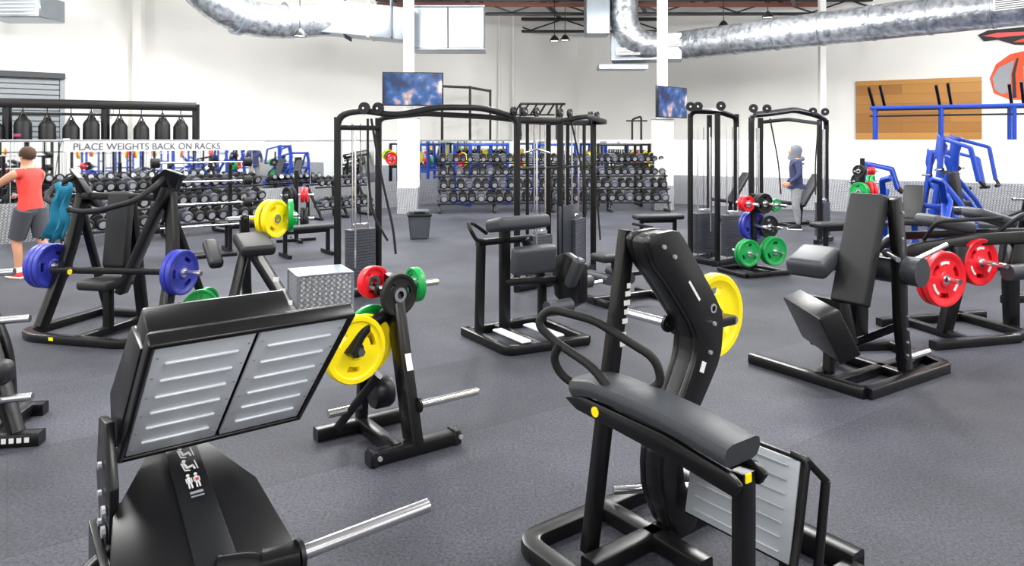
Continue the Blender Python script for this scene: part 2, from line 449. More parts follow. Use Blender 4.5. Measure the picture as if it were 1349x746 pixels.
LAMP = mat('lamp_glow', (255, 255, 250), .5)
LAMP.node_tree.nodes['Principled BSDF'].inputs['Emission Color'].default_value = (1, 1, 1, 1)
LAMP.node_tree.nodes['Principled BSDF'].inputs['Emission Strength'].default_value = 5
for x, y, z in ((-5.0, 17.0, 4.3), (1.35, 22.9, 5.0), (1.75, 23.8, 5.15), (6.6, 22.5, 5.4), (-11, 15.0, 4.65), (7.2, 20.3, 5.3), (11.2, 17.5, 5.2)):
    b = Build('pendant_lamp', (x, y, 0))
    b.cyl((0, 0, z+.18), (0, 0, HC), .012, BLK)
    b.lathe((0, 0, z), (0, 0, 1), [(.16, 0), (.15, .05), (.09, .14), (.03, .19), (0, .2)], BLK2, 20)
    b.lathe((0, 0, z), (0, 0, 1), [(0, .0), (.14, .02), (.14, .03), (0, .03)], LAMP, 20)
    b.done()

def tv(x, y, z, yaw, w, r=.56):
    b = Build('wall_mounted_tv', (x, y, z), yaw)
    h = w*r
    b.box((0, 0, 0), (w, .06, h), BLK, bev=.01); b.box((0, -.033, 0), (w*.95, .006, h*.93), SCR, bev=0)
    b.beam((0, .03, 0), (0, .3, 0), .1, .1, BLK2); b.box((0, .04, 0), (.4, .03, .3), BLK2)
    b.done()
tv(-2.45, 17.85, 3.12, 12, 1.5); tv(4.15, 18.75, 2.84, 46, 1.45)

# ------------------------------------------------------------------ FOREGROUND: leg press (left)
b = Build('leg_press_machine', (-.998, 2.6), 37.6)
C = V((0, 0, .974)); ux = V((1, 0, 0)); ul = V((0, -.70, .714)); un = ux.cross(ul).normalized()
Bs = Matrix((ux, ul, un)).transposed()
b.part('foot_plate')
for sx in (-1, 1):
    cc = C+ux*sx*.162
    b.box(cc+un*.012, (.31, .70, .016), ALU, basis=Bs, bev=.006, seg=2)
    for i in range(6):
        b.box(cc+un*.023+ul*(-.26+i*.104), (.23, .016, .010), ALU, basis=Bs, bev=.005, seg=2)
        for sg in (-1, 1):
            b.cyl(cc+un*.021+ul*(-.3+i*.12)+ux*sg*.14, cc+un*.024+ul*(-.3+i*.12)+ux*sg*.14, .004, GREYM, 6)
b.part('plate_frame')
b.box(C-un*.02, (.67, .75, .035), BLK, basis=Bs, bev=.015, seg=3)
for sg in (-1, 1):
    b.box(C+ul*sg*.368, (.68, .022, .055), BLK, basis=Bs, bev=.009, seg=3)
    b.box(C+ux*sg*.33, (.018, .75, .055), BLK, basis=Bs, bev=.008, seg=3)
b.part('carriage')
b.prism([V((-.1, C.y, C.z))+ul*.36-un*.03, V((-.1, C.y, C.z))+ul*.34-un*.15, V((-.1, C.y, C.z))-ul*.25-un*.2, V((-.1, C.y, C.z))-ul*.36-un*.03], (1, 0, 0), .46, BLK, .012)
b.prism([V((-.335, C.y, C.z))+ul*.30-un*.02, V((-.335, C.y, C.z))+ul*.22-un*.16, V((-.335, C.y, C.z))-ul*.3-un*.22, V((-.335, C.y, C.z))-ul*.38-un*.1, V((-.335, C.y, C.z))-ul*.34-un*.02], (1, 0, 0), .02, BLK, .006)
b.part('frame')
b.prism([(-.37, .2, .86), (-.37, .34, .84), (-.37, .40, .62), (-.37, .30, .42), (-.37, .12, .44), (-.37, .10, .66)], (1, 0, 0), .03, BLK, .006)
for z in (.5, .6, .7): b.bolt((-.39, .24, z), (-1, 0, 0))
for z in (.5, .57): b.bolt((-.39, .16, z), (-1, 0, 0), .02)
# sloping housing with instruction decals
b.prism([(-.13, .36, .70), (-.13, -.16, .47), (-.13, -.28, .06), (-.13, .36, .06)], (1, 0, 0), .12, BLK, .012)
b.prism([(-.22, .32, .675), (-.04, .32, .675), (.10, .08, .567), (.14, -.22, .43), (-.44, -.22, .43), (-.38, .08, .567)], V((0, -.4, .9)), .03, BLK, .004)
b.prism([(-.175, .33, .70), (-.065, .33, .70), (-.055, -.24, .448), (-.185, -.24, .448)], V((0, -.4, .9)), .02, BLK2, .004)
b.prism([(-.42, -.2, .42), (.12, -.2, .42), (.12, -.30, .05), (-.42, -.30, .05)], (0, 1, .2), .03, BLK, .004)
b.prism([(-.41, .28, .5), (-.41, -.2, .42), (-.41, -.28, .05), (-.41, .28, .05)], (1, 0, 0), .03, BLK, .004)
b.prism([(.11, .28, .5), (.11, -.2, .42), (.11, -.28, .05), (.11, .28, .05)], (1, 0, 0), .03, BLK, .004)
nn = V((0, -.4, .9)).normalized(); sl = V((0, -.9, -.4)).normalized(); Bd = Matrix((V((1, 0, 0)), sl, nn)).transposed()
D0 = V((-.12, .27, .695))+nn*.006
def stroke(x0, y0, x1, y1, w):
    p = D0+sl*y0+V((x0, 0, 0)); q_ = D0+sl*y1+V((x1, 0, 0)); a = math.atan2(y1-y0, x1-x0)
    b.box((p+q_)/2, ((q_-p).length+w*.5, w, .003), DEC, basis=Bd @ Matrix.Rotation(a, 3, 'Z'), bev=0)
b.box(D0+sl*-.01, (.04, .012, .003), DEC, basis=Bd, bev=0)
for g in (.03, .095):      # seated figures
    b.cyl(D0+sl*(g)+V((-.012, 0, 0)), D0+sl*(g)+V((-.012, 0, 0))+nn*.003, .007, DEC, 10)
    stroke(-.014, g+.01, -.006, g+.032, .009); stroke(-.006, g+.032, .014, g+.026, .008); stroke(.014, g+.026, .018, g+.042, .006)
    stroke(-.022, g+.006, -.016, g+.042, .004); stroke(-.016, g+.042, .0, g+.046, .004); stroke(.024, g+.004, .028, g+.044, .004)
for xx in (-.013, .013):   # pair of standing figures
    b.cyl(D0+sl*.165+V((xx, 0, 0)), D0+sl*.165+V((xx, 0, 0))+nn*.003, .006, DEC, 10)
    stroke(xx, .176, xx, .198, .011); stroke(xx-.004, .198, xx-.005, .222, .005); stroke(xx+.004, .198, xx+.005, .222, .005); stroke(xx-.009, .178, xx-.009, .196, .003); stroke(xx+.009, .178, xx+.009, .196, .003)
b.box(D0+sl*.19+V((.013, 0, .001)), (.008, .012, .004), RED, basis=Bd, bev=0)
b.box(D0+sl*.245, (.044, .010, .003), GREYM, basis=Bd, bev=0); b.box(D0+sl*.262, (.044, .005, .003), GREYM, basis=Bd, bev=0)
b.tube([(-.3, .15, .45), (-.46, .08, .42), (-.56, -.10, .36), (-.60, -.24, .15), (-.60, -.26, .03)], .035, BLK, .14)
b.tube([(-.12, -.22, .46), (.0, -.27, .46), (.06, -.36, .40), (.08, -.42, .2), (.08, -.42, .03)], .032, BLK, .1)
b.beam((-.65, -.3, .03), (.35, -.3, .03), .08, .06, BLK); b.beam((-.4, .5, .03), (.4, .5, .03), .08, .06, BLK)
b.beam((0, -.3, .04), (0, .5, .04), .08, .06, BLK)
b.rect([(-.32, .3, .5), (-.35, .45, .2), (-.35, .5, .05)], .07, .05, BLK)
b.rect([(.05, .3, .5), (.2, .45, .2), (.2, .5, .05)], .07, .05, BLK)
b.part('weight_sleeve'); b.sleeve((.10, -.34, .475), (.60, -.34, .485), .025); b.beam((.0, -.3, .46), (.11, -.34, .47), .09, .07, BLK)
b.done()

# ------------------------------------------------------------------ FOREGROUND: glute machine (right)
b = Build('glute_kickback_machine', (.05, 3.25), 36.87)
q = lambda x, y, z: (x, -y, z)
b.rect([q(.30, 1.15, .035), q(0, 1.15, .035), q(0, 0, .035), q(1.03, 0, .035), q(1.03, 1.0, .035)], .09, .07, BLK, .1)
b.beam(q(.1, .32, .04), q(1.0, .32, .04), .09, .07, BLK); b.beam(q(.5, .0, .04), q(.5, .62, .04), .09, .07, BLK)
b.beam(q(1.03, 0, .05), q(1.03, 1.0, .05), .1, .1, BLK)
b.beam(q(.24, .99, .0), q(.24, .99, .66), .08, .055, BLK, up=(0, 1, 0)); b.beam(q(0, 1.0, .035), q(1.0, 1.0, .035), .09, .07, BLK)
b.sweep([q(.20, .22, .03), q(.30, .23, .7), q(.41, .25, 1.44)], rprof(.075, .055), BLK, up=(0, 1, 0))
for z, w_ in ((1.16, .03), (1.195, .02), (1.12, .035), (1.08, .02), (1.04, .03), (.98, .03), (.94, .03)): b.box(q(.375+(z-1.17)*.155, .288, z), (w_, .004, .022), DEC, bev=0)
arm = [(.38, 1.44), (.55, 1.45), (.60, 1.40), (.86, 1.06), (.88, .98), (.86, .82), (.74, .66), (.64, .54), (.58, .42), (.60, .28), (.70, .12), (.66, .06), (.56, .06), (.46, .26), (.45, .42), (.50, .56), (.62, .74), (.68, .85), (.69, .96), (.50, 1.20), (.40, 1.30), (.36, 1.40)]
def smooth(P, it=1):
    for _ in range(it):
        o = []
        for i in range(len(P)):
            a = P[i]; c = P[(i+1) % len(P)]
            o.append((a[0]*.8+c[0]*.2, a[1]*.8+c[1]*.2)); o.append((a[0]*.2+c[0]*.8, a[1]*.2+c[1]*.8))
        P = o
    return P
arm = smooth(arm, 1)
b.part('swing_arm'); b.prism([q(x, .41, z) for x, z in arm], (0, 1, 0), .035, BLK, .005)
b.prism([q(x*.985+.008, .355, z*.995) for x, z in arm], (0, 1, 0), .075, BLK2, .004)
b.prism([q(x, .30, z) for x, z in arm], (0, 1, 0), .035, BLK, .005)
for x, z in ((.45, 1.38), (.52, 1.33), (.80, .99), (.77, .86)): b.bolt(q(x, .428, z), q(0, 1, 0), .010)
b.box(q(.66, .430, 1.16), (.012, .003, .12), DEC, (0, -38, 0), bev=0)
b.box(q(.72, .430, .80), (.03, .003, .05), DEC, (0, 25, 0), bev=0); b.box(q(.585, .430, .60), (.05, .003, .13), DEC, (0, 38, 0), bev=0)
b.box(q(.605, .4325, .635), (.05, .003, .025), ORG, (0, 38, 0), bev=0)
b.lathe(q(.80, .428, 1.06), q(0, 1, 0), [(.014, 0), (.022, 0), (.022, .003), (.014, .003)], GREYM, 24)
b.part('body_pad')
b.sweep(fillet([q(.22, .18, .755), q(.22, .3, .785), q(.22, .70, .775), q(.22, 1.0, .735)], .15), rprof(.21, .085, .036), VIN)
b.part('pad_carrier')
for xx in (.15, .30):
    b.prism([q(xx, .12, .70), q(xx, .22, .735), q(xx, .7, .72), q(xx, 1.0, .68), q(xx, 1.05, .65), q(xx, 1.02, .60), q(xx, .75, .63), q(xx, .2, .665)], (1, 0, 0), .03, BLK, .01)
b.lathe(q(.133, .33, .695), (-1, 0, 0), [(0, 0), (.022, 0), (.022, .004), (0, .004)], YEL, 20); b.box(q(.19, 1.045, .665), (.03, .006, .03), YEL, bev=0)
b.part('handles')
b.tube([q(.16, .42, .78), q(.14, .30, .88), q(.10, .10, .95), q(.06, .02, 1.02), q(.10, .06, 1.09), q(.20, .25, 1.06), q(.32, .50, .93), q(.34, .52, .82), q(.28, .45, .78)], .019, RUB, .05)
b.tube([q(.16, .20, .76), q(.12, .12, .80), q(.09, .10, .88), q(.10, .14, .95)], .019, RUB, .05)
b.part('kick_plate')
F = V(q(.60, .715, .385)); fl_ = V((.2, 0, .98)).normalized(); fx = V((0, -1, 0)); fn = fx.cross(fl_).normalized()
if fn.x > 0: fn = -fn
Bf = Matrix((fx, fl_, fx.cross(fl_))).transposed()
b.box(F-fn*.02, (.54, .42, .025), BLK, basis=Bf, bev=.01, seg=2)
b.box(F+fn*.0, (.51, .39, .012), ALU2, basis=Bf, bev=.004, seg=2)
for i in range(7): b.box(F+fn*.009+fl_*(-.165+i*.055), (.42, .010, .010), ALU2, basis=Bf, bev=.004, seg=2)
b.tube([q(.55, .985, .14), q(.60, .985, .3), q(.66, .985, .58), q(.63, .93, .60)], .016, BLK, .03)
b.beam(q(.66, .985, .58), q(.72, 1.03, .50), .03, .03, BLK); b.beam(q(.72, 1.03, .50), q(.66, 1.03, .16), .03, .03, BLK)
b.beam(q(.64, .45, .3), q(.64, .97, .3), .04, .05, BLK); b.beam(q(.66, .9, .05), q(.66, .9, .3), .06, .05, BLK)
b.part('weight_sleeve'); b.sleeve(q(.66, .28, .98), q(.66, -.10, .98), .022); b.sleeve(q(.95, .26, .12), q(.55, .02, .12), .02)
b.part('weight_plate'); b.plate(q(1.20, .12, .91), (0, 1, 0), .225, .06, YEL); b.beam(q(.7, .3, .95), q(1.20, .22, .91), .08, .05, BLK); b.cyl(q(1.20, .26, .91), q(1.20, -.02, .91), .022, CHR)
b.done()

# ------------------------------------------------------------------ plate loaded machine beside leg press
b = Build('seated_calf_machine', (-.6, 4.3), 35)
b.beam((-.30, -.05, .04), (.29, -.05, .04), .09, .08, BLK); b.beam((-.42, .46, .04), (.15, .46, .04), .09, .08, BLK)
b.beam((-.12, -.05, .05), (-.12, .46, .05), .08, .07, BLK)
for x in (-.27, .26): b.box((x, -.05, .045), (.03, .1, .09), BLK2, bev=.004); b.bolt((x+.02, -.1, .05), (0, -1, 0))
b.prism([(.0, -.10, .06), (.0, .05, .06), (.0, .20, .55), (.0, .34, .95), (.0, .30, 1.02), (.0, .20, 1.0), (.0, .08, .62)], (1, 0, 0), .075, BLK, .012)
b.box((.0405, .12, .62), (.003, .035, .12), DEC, (-20, 0, 0), bev=0); b.box((.0405, .155, .70), (.003, .035, .02), ORG, (-20, 0, 0), bev=0)
b.box((.0, .03, .52), (.04, .004, .1), DEC, (-20, 0, 0), bev=0)
b.rect([(-.12, .46, .08), (-.12, .42, .4), (-.05, .3, .75)], .07, .06, BLK)
b.rect([(-.35, .1, .6), (-.25, .15, .72), (0, .25, .8)], .06, .06, BLK)
b.beam((-.32, .35, .1), (-.12, .2, .42), .08, .05, BLK)
b.lathe((-.12, .3, .28), (1, 0, 0), [(0, 0), (.09, 0), (.1, .02), (.1, .1), (.09, .12), (0, .12)], BLK2, 24)
b.part('weight_sleeves'); b.sleeve((-.12, .26, .93), (.32, .26, .93), .022); b.sleeve((.03, -.02, .27), (.45, -.02, .27), .024); b.sleeve((-.2, .3, .21), (-.40, .3, .21), .024)
b.part('weight_plates')
b.plate((-.30, .14, .62), (.15, -1, 0), .20, .06, YEL, hub=BLK2); b.plate((-.20, .23, .61), (.1, -1, 0), .185, .05, YEL); b.plate((-.12, .30, .66), (.05, -1, 0), .17, .04, GRN)
b.plate((.0, .17, .90), (.2, -1, 0), .13, .04, RUB); b.plate((-.12, .30, .97), (.3, -1, 0), .10, .05, RED); b.plate((-.08, .35, .96), (.3, -1, 0), .10, .05, RED)
b.plate((.16, .26, .93), (1, 0, 0), .11, .05, GRN)
b.cyl((-.28, .30, .61), (-.28, .08, .61), .022, CHR)
b.done()

b = Build('diamond_plate_box', (-2.02, 7.6), 28)
b.box((0, 0, .24), (.56, .48, .46), TREAD, bev=.008); b.box((0, 0, .475), (.58, .50, .02), STEEL, bev=.004)
for x in (-.28, .28):
    for y in (-.24, .24): b.beam((x, y, 0), (x, y, .47), .025, .025, STEEL)
b.done()

b = Build('seated_row_machine', (-2.25, 6.45), 35)
b.beam((-.45, -.35, .04), (.35, -.35, .04), .09, .08, BLK); b.beam((-.35, .5, .04), (.4, .5, .04), .09, .08, BLK); b.beam((0, -.35, .05), (0, .5, .05), .08, .07, BLK)
b.beam((.34, -.35, .06), (-.06, .05, .88), .14, .07, BLK); b.beam((-.42, -.3, .06), (-.1, .1, .9), .08, .06, BLK)
b.beam((0, .4, .06), (-.05, .35, 1.15), .08, .07, BLK)
b.part('seat_pad'); b.pad((-.06, -.02, .93), (.3, .34, .1), VINB, (18, 0, 0)); b.pad((-.38, .1, .86), (.12, .35, .09), VINB, (30, 0, 0))
b.part('frame'); b.sleeve((-.05, .35, 1.12), (.46, .40, 1.12)); b.sleeve((-.05, .35, 1.12), (-.2, .35, 1.12))
for i in range(5): b.box((.27-i*.045, -.345+i*.047, .22+i*.10), (.05, .004, .04), DEC, (0, 0, 0), bev=0)
b.part('weight_plates'); b.plate((.18, .34, 1.11), (.5, -.8, 0), .18, .05, YEL); b.plate((.22, .28, 1.11), (.5, -.8, 0), .18, .05, YEL); b.plate((.40, .40, 1.12), (1, -.3, 0), .16, .05, GRN)
b.done()

# ------------------------------------------------------------------ chest press on the left
b = Build('chest_press_machine', (-3.80, 7.0), -14)
b.rect([(-.70, .55, .04), (-.70, -.40, .04), (-.5, -.5, .04), (.45, -.5, .04), (.62, -.35, .04), (.62, .65, .04)], .09, .08, BLK, .08)
b.beam((-.7, .5, .04), (.62, .5, .04), .08, .07, BLK); b.beam((-.0, -.5, .05), (-.0, .5, .05), .08, .07, BLK)
for s_ in (-1, 1):
    b.sweep(fillet([(s_*.68, -.25, .06), (s_*.60, .0, .75), (s_*.50, .08, 1.35), (s_*.50, .0, 1.50)], .2), rprof(.11, .09), BLK, up=(1, 0, 0))
    b.beam((s_*.62, .5, .06), (s_*.52, .05, 1.2), .07, .06, BLK)
    b.tube([(s_*.50, .0, 1.50), (s_*.56, -.2, 1.42), (s_*.50, -.38, 1.30), (s_*.2, -.44, 1.22)], .026, RUB, .08)
    b.sleeve((s_*.58, -.1, .62), (s_*.98, -.1, .62))
    b.prism([(s_*.42, -.05, 1.48), (s_*.55, -.02, 1.58), (s_*.64, .08, 1.52), (s_*.46, .14, 1.20), (s_*.34, .1, 1.18)], (0, 1, 0), .08, BLK, .01)
b.beam((-.52, .05, 1.3), (.52, .05, 1.3), .07, .07, BLK); b.beam((-.6, -.2, .6), (.6, -.1, .62), .06, .06, BLK)
b.beam((0, .3, .06), (0, .12, 1.3), .1, .08, BLK); b.beam((.54, .0, 1.4), (.1, -.1, .40), .15, .07, BLK)
b.tube([(-.22, -.44, 1.22), (0, -.46, 1.20), (.22, -.44, 1.22)], .024, RUB, .05)
b.part('back_pad'); b.pad((-.04, .02, .98), (.26, .10, .74), VINB, (-6, 0, 0)); b.part('seat_pad'); b.pad((0, -.18, .50), (.34, .38, .09), VINB); b.part('frame'); b.beam((0, -.15, .05), (0, -.15, .48), .08, .07, BLK)
b.lathe((-.35, -.24, .60), (0, -1, 0), [(0, 0), (.025, 0), (.025, .01), (0, .01)], YEL, 16); b.box((-.25, -.55, .05), (.05, .003, .03), YEL, bev=0)
b.part('weight_plates')
for k in range(3): b.plate((-.70-k*.055, -.1, .62), (1, 0, 0), .22, .05, BLU)
for k in range(2): b.plate((.72+k*.055, -.1, .62), (1, 0, 0), .21, .05, BLU)
b.plate((.78, .15, .24), (.9, -.5, .2), .17, .05, GRN); b.plate((.70, .35, .22), (1, 0, 0), .17, .05, GRN); b.beam((.5, .2, .24), (.85, .15, .24), .05, .05, BLK)
b.done()
b = Build('gym_towel', (-3.72, 6.86, 0), -14)
pts = []; fs = []
for i in range(9):
    for j in range(10):
        t = j/9; pts.append((-.26-.14+i*.026-.12*t+.02*math.sin(j*1.3), -.36+.03*math.sin(i*1.5+j*.4), 1.45-.52*t+.02*math.sin(i*1.1)))
for i in range(8):
    for j in range(9):
        a = i*10+j; fs.append([a, a+10, a+11, a+1])
b.add(pts, fs, TEAL); ob = b.done(); md = ob.modifiers.new('thickness', 'SOLIDIFY'); md.thickness = .02

b = Build('leg_extension_machine', (-3.30, 4.55), 10)
b.beam((-.6, -.22, .04), (.40, -.22, .04), .10, .08, BLK); b.beam((-.5, .3, .04), (.20, .3, .04), .09, .08, BLK); b.beam((.1, -.22, .05), (.1, .3, .05), .08, .07, BLK)
b.rect([(.12, .0, .05), (.10, .0, .5), (-.1, .05, 1.0), (-.4, .1, 1.1)], .08, .07, BLK, .12)
b.beam((.25, -.2, .06), (.05, -.1, .62), .09, .06, BLK)
b.part('pads'); b.pad((.02, -.2, .44), (.42, .16, .15), VINB, bev=.06); b.cyl((-.3, -.3, .3), (.16, -.3, .3), .06, VINB)
b.part('frame'); b.sleeve((-.15, -.1, .72), (.28, -.1, .74)); b.sleeve((.0, -.25, .28), (.36, -.25, .3)); b.sleeve((-.4, .1, .98), (.10, .1, 1.0))
for i in range(9): b.box((.0+i*.042, -.272, .045), (.026, .003, .03), DEC, bev=0)
b.done()

# ------------------------------------------------------------------ centre machine
b = Build('standing_leg_curl_machine', (.15, 6.7), 33)
b.rect([(-.42, .45, .04), (-.42, -.32, .04), (.36, -.42, .04)], .09, .08, BLK, .06); b.beam((-.42, .42, .04), (.45, .42, .04), .09, .08, BLK); b.beam((-.1, -.35, .04), (-.1, .42, .04), .08, .07, BLK)
b.beam((.36, -.42, .04), (.42, .42, .04), .08, .07, BLK)
b.box((-.25, -.1, .095), (.1, .5, .02), ALU); b.box((.1, -.1, .095), (.12, .5, .02), ALU)
b.beam((-.38, .25, .06), (-.36, .25, .92), .08, .06, BLK); b.beam((-.1, .25, .06), (-.1, .25, 1.0), .1, .07, BLK)
b.rect([(.3, .2, .06), (.3, .2, .5), (.1, .2, .9)], .08, .06, BLK)
b.beam((-.4, .25, .9), (.2, .25, .9), .07, .06, BLK)
b.prism([(.42, -.3, .7), (.42, -.05, .78), (.42, .15, .7), (.42, .1, .35), (.42, -.1, .25), (.42, -.3, .35)], (1, 0, 0), .1, BLK, .015)
b.part('pads')
b.pad((-.08, .05, 1.08), (.56, .30, .12), VIN, (-12, 0, 0), .04)
b.pad((-.02, -.12, .76), (.46, .13, .26), VIN, (8, 0, 0), .045)
b.pad((.30, -.32, .64), (.12, .1, .3), VIN, (25, 0, 15), .04)
b.cyl((.0, -.3, .34), (.26, -.3, .34), .07, VIN); b.cyl((.45, -.15, .5), (.62, -.15, .5), .06, VIN)
b.part('handles')
b.tube([(-.36, .2, .92), (-.5, .1, .95), (-.62, -.02, 1.05), (-.60, .08, 1.12), (-.45, .22, 1.08), (-.3, .25, .98)], .018, RUB, .05)
b.part('frame'); b.sleeve((.46, -.1, .45), (.8, -.1, .47), .02); b.lathe((.48, -.05, .6), (1, 0, 0), [(0, 0), (.07, 0), (.07, .03), (0, .03)], BLK2, 20)
b.beam((-.1, .25, .5), (.4, .1, .5), .07, .07, BLK)
b.box((.475, -.1, .62), (.003, .1, .1), DEC, bev=0)
b.done()

# ------------------------------------------------------------------ cable machines
def stack(b, x, y, z0=.12, n=14, w=.3, d=.16, ax=0):
    for i in range(n):
        b.box((x, y, z0+i*.034), (w, d, .03), DARKG, (0, 0, ax), .003)
    for s_ in (-1, 1):
        dx = math.cos(math.radians(ax))*s_*w*.32; dy = math.sin(math.radians(ax))*s_*w*.32
        b.cyl((x+dx, y+dy, .05), (x+dx, y+dy, 2.05), .011, CHR, 8)
    b.box((x, y, z0+n*.034+.02), (w*.6, d*.6, .05), CHR, (0, 0, ax)); b.cyl((x, y, z0+n*.034), (x, y, 2.05), .005, BLK, 6)
def pulley(b, c, ax, r=.06):
    b.lathe(c, ax, [(.01, -.015), (r, -.015), (r*.85, 0), (r, .015), (.01, .015)], BLK2, 20)
    c = V(c); a = V(ax).normalized()
    b.cyl(c-a*.03, c+a*.03, .015, CHR, 8)

b = Build('cable_crossover_station', (0, 0), 0)
for x, y in ((-2.02, 8.35), (-1.62, 8.75)):
    b.beam((x, y, .0), (x, y, 2.12), .075, .06, BLK)
b.rect([(-2.02, 8.35, 1.7), (-2.02, 8.35, 2.14), (-1.75, 8.35, 2.2), (-1.35, 8.42, 2.14), (-.9, 8.5, 2.24), (-.35, 8.6, 2.24), (.06, 8.8, 2.12), (.08, 8.8, 1.9)], .07, .08, BLK, .15)
b.rect([(-1.62, 8.75, 1.9), (-1.62, 8.75, 2.12), (-1.1, 8.85, 2.18), (-.3, 8.9, 2.14), (.08, 8.95, 2.1)], .06, .06, BLK, .1)
b.beam((-2.1, 8.3, .04), (-1.45, 8.95, .04), .1, .08, BLK); b.beam((-2.02, 8.35, 2.0), (-1.62, 8.75, 2.0), .06, .06, BLK)
stack(b, -1.8, 8.56, .14, 20, .34, .14, 45)
for x, y in ((-1.7, 8.3), (-1.55, 8.35)): pulley(b, (x, y, 2.22), (.3, 1, 0), .07)
b.tube([(-1.62, 8.3, 2.1), (-1.52, 8.3, 1.5), (-1.36, 8.25, .85), (-1.33, 8.25, .55)], .014, RUB, .3); b.tube([(-1.66, 8.3, 2.1), (-1.66, 8.3, 1.5), (-1.6, 8.25, 1.0), (-1.42, 8.25, .7)], .014, RUB, .3)
b.beam((-1.78, 8.2, 1.9), (-1.78, 8.2, .4), .02, .02, CHR)
P = [(.06, 8.8), (.62, 9.3), (1.16, 10.3), (.5, 10.0)]
for x, y in P: b.beam((x, y, 0), (x, y, 2.14), .08, .07, BLK)
for x, y in ((.2, 9.4), (.75, 9.7), (1.0, 10.0)): b.beam((x, y, 0), (x, y, 2.1), .045, .045, BLK)
for i, j in ((0, 1), (1, 2), (2, 3), (3, 0)):
    b.beam((*P[i], 2.1), (*P[j], 2.1), .08, .08, BLK); b.beam((*P[i], .05), (*P[j], .05), .09, .08, BLK); b.beam((*P[i], 1.5), (*P[j], 1.5), .03, .03, BLK)
stack(b, .85, 9.72, .14, 20, .34, .16, 62); stack(b, .35, 9.05, .14, 16, .3, .15, 42); stack(b, .85, 10.2, .14, 14, .3, .15, 12)
b.prism([(.60, 9.22, 1.0), (.60, 9.22, .15), (.9, 9.75, .15), (.9, 9.75, 1.0)], (.87, -.5, 0), .02, mat('smoked_guard', (45, 49, 55), .3), .004)
for x, y in ((.02, 8.75), (.15, 8.8), (.3, 8.9), (.62, 9.25), (.75, 9.35), (1.1, 10.1), (1.2, 10.2)): pulley(b, (x, y, 2.2), (.8, -.5, 0), .06)
b.rect([(.62, 9.3, 2.1), (.95, 9.25, 2.16), (1.3, 9.9, 2.1), (1.16, 10.3, 2.1)], .05, .06, BLK, .1)
b.tube([(.75, 9.3, 2.15), (.95, 9.15, 1.2), (.93, 9.1, .9)], .012, RUB, .2); b.tube([(1.1, 10.1, 2.15), (1.15, 9.9, 1.3), (1.2, 9.8, .5)], .012, RUB, .2)
b.beam((.3, 8.7, 1.85), (.3, 8.7, .4), .02, .02, CHR); b.tube([(.15, 8.62, 1.7), (.3, 8.6, 1.75), (.45, 8.62, 1.7)], .013, CHR, .03)
b.done()

def seat_bench(name, x, y, yaw, z=.46, L=1.1):
    b = Build(name, (x, y), yaw)
    b.part('pad'); b.pad((0, 0, z), (L, .28, .08), VINB); b.part('frame')
    b.beam((-L*.35, 0, .04), (-L*.35, 0, z-.04), .06, .06, BLK); b.beam((L*.35, 0, .04), (L*.35, 0, z-.04), .06, .06, BLK)
    b.beam((-L*.35, -.25, .03), (-L*.35, .25, .03), .06, .06, BLK); b.beam((L*.35, -.25, .03), (L*.35, .25, .03), .06, .06, BLK); b.beam((-L*.35, 0, z-.07), (L*.35, 0, z-.07), .06, .05, BLK)
    b.done()

b = Build('low_row_machine', (1.25, 8.3), 30)
b.beam((-.4, 0, .05), (.5, 0, .05), .08, .07, BLK); b.beam((-.35, -.25, .04), (-.35, .25, .04), .08, .07, BLK); b.beam((.45, -.25, .04), (.45, .25, .04), .08, .07, BLK)
b.rect([(.0, 0, .05), (-.1, 0, .5), (.25, 0, .72)], .08, .06, BLK, .1)
b.part('pads'); b.pad((.25, 0, .62), (.12, .25, .38), VINB, (0, 25, 0)); b.pad((-.15, 0, .52), (.38, .28, .09), VINB); b.cyl((-.3, -.2, .3), (-.3, .2, .3), .06, VIN); b.cyl((-.05, -.25, .3), (-.05, .15, .34), .06, VIN)
b.part('frame'); b.tube([(.1, -.2, .75), (.3, -.25, .85), (.35, .2, .85)], .018, RUB, .05); b.sleeve((.3, -.1, .4), (.3, -.45, .42)); b.beam((.0, 0, .3), (.5, 0, .3), .05, .05, BLK)
b.done()

b = Build('lat_pulldown_station', (0, 0), 0)
Q = [(2.72, 11.0), (3.12, 11.4), (3.02, 10.6), (3.42, 11.0)]
for x, y in Q: b.beam((x, y, 0), (x, y, 2.25), .075, .06, BLK)
b.rect([(2.72, 11.0, 2.0), (2.72, 11.0, 2.3), (3.1, 10.8, 2.28), (3.42, 11.0, 2.2), (3.42, 11.0, 2.0)], .07, .07, BLK, .12)
b.beam((2.65, 10.95, .04), (3.2, 11.5, .04), .09, .08, BLK); b.beam((2.95, 10.55, .04), (3.5, 11.05, .04), .09, .08, BLK); b.beam((2.72, 11., .05), (3.02, 10.6, .05), .09, .08, BLK)
stack(b, 2.95, 11.1, .14, 18, .34, .16, 20); stack(b, 3.3, 10.8, .14, 18, .3, .16, 20)
for x, y in ((2.7, 10.9), (2.8, 10.85), (3.1, 10.7)): pulley(b, (x, y, 2.36), (.3, 1, 0), .07)
b.beam((2.95, 10.7, 1.9), (2.95, 10.7, .5), .02, .02, CHR)
b.done()
b = Build('cable_crossover_station', (0, 0), 0)
Q = [(3.85, 11.6), (4.1, 11.9), (5.5, 12.9), (5.75, 13.2)]
for x, y in Q: b.beam((x, y, 0), (x, y, 2.22), .08, .065, BLK)
b.rect([(3.85, 11.6, 2.0), (3.85, 11.6, 2.26), (4.3, 12.0, 2.3), (4.9, 12.5, 2.38), (5.4, 12.8, 2.3), (5.75, 13.2, 2.22), (5.75, 13.2, 2.0)], .08, .08, BLK, .15)
b.rect([(4.1, 11.9, 2.15), (4.6, 12.0, 2.2), (5.5, 12.9, 2.15)], .06, .06, BLK, .1)
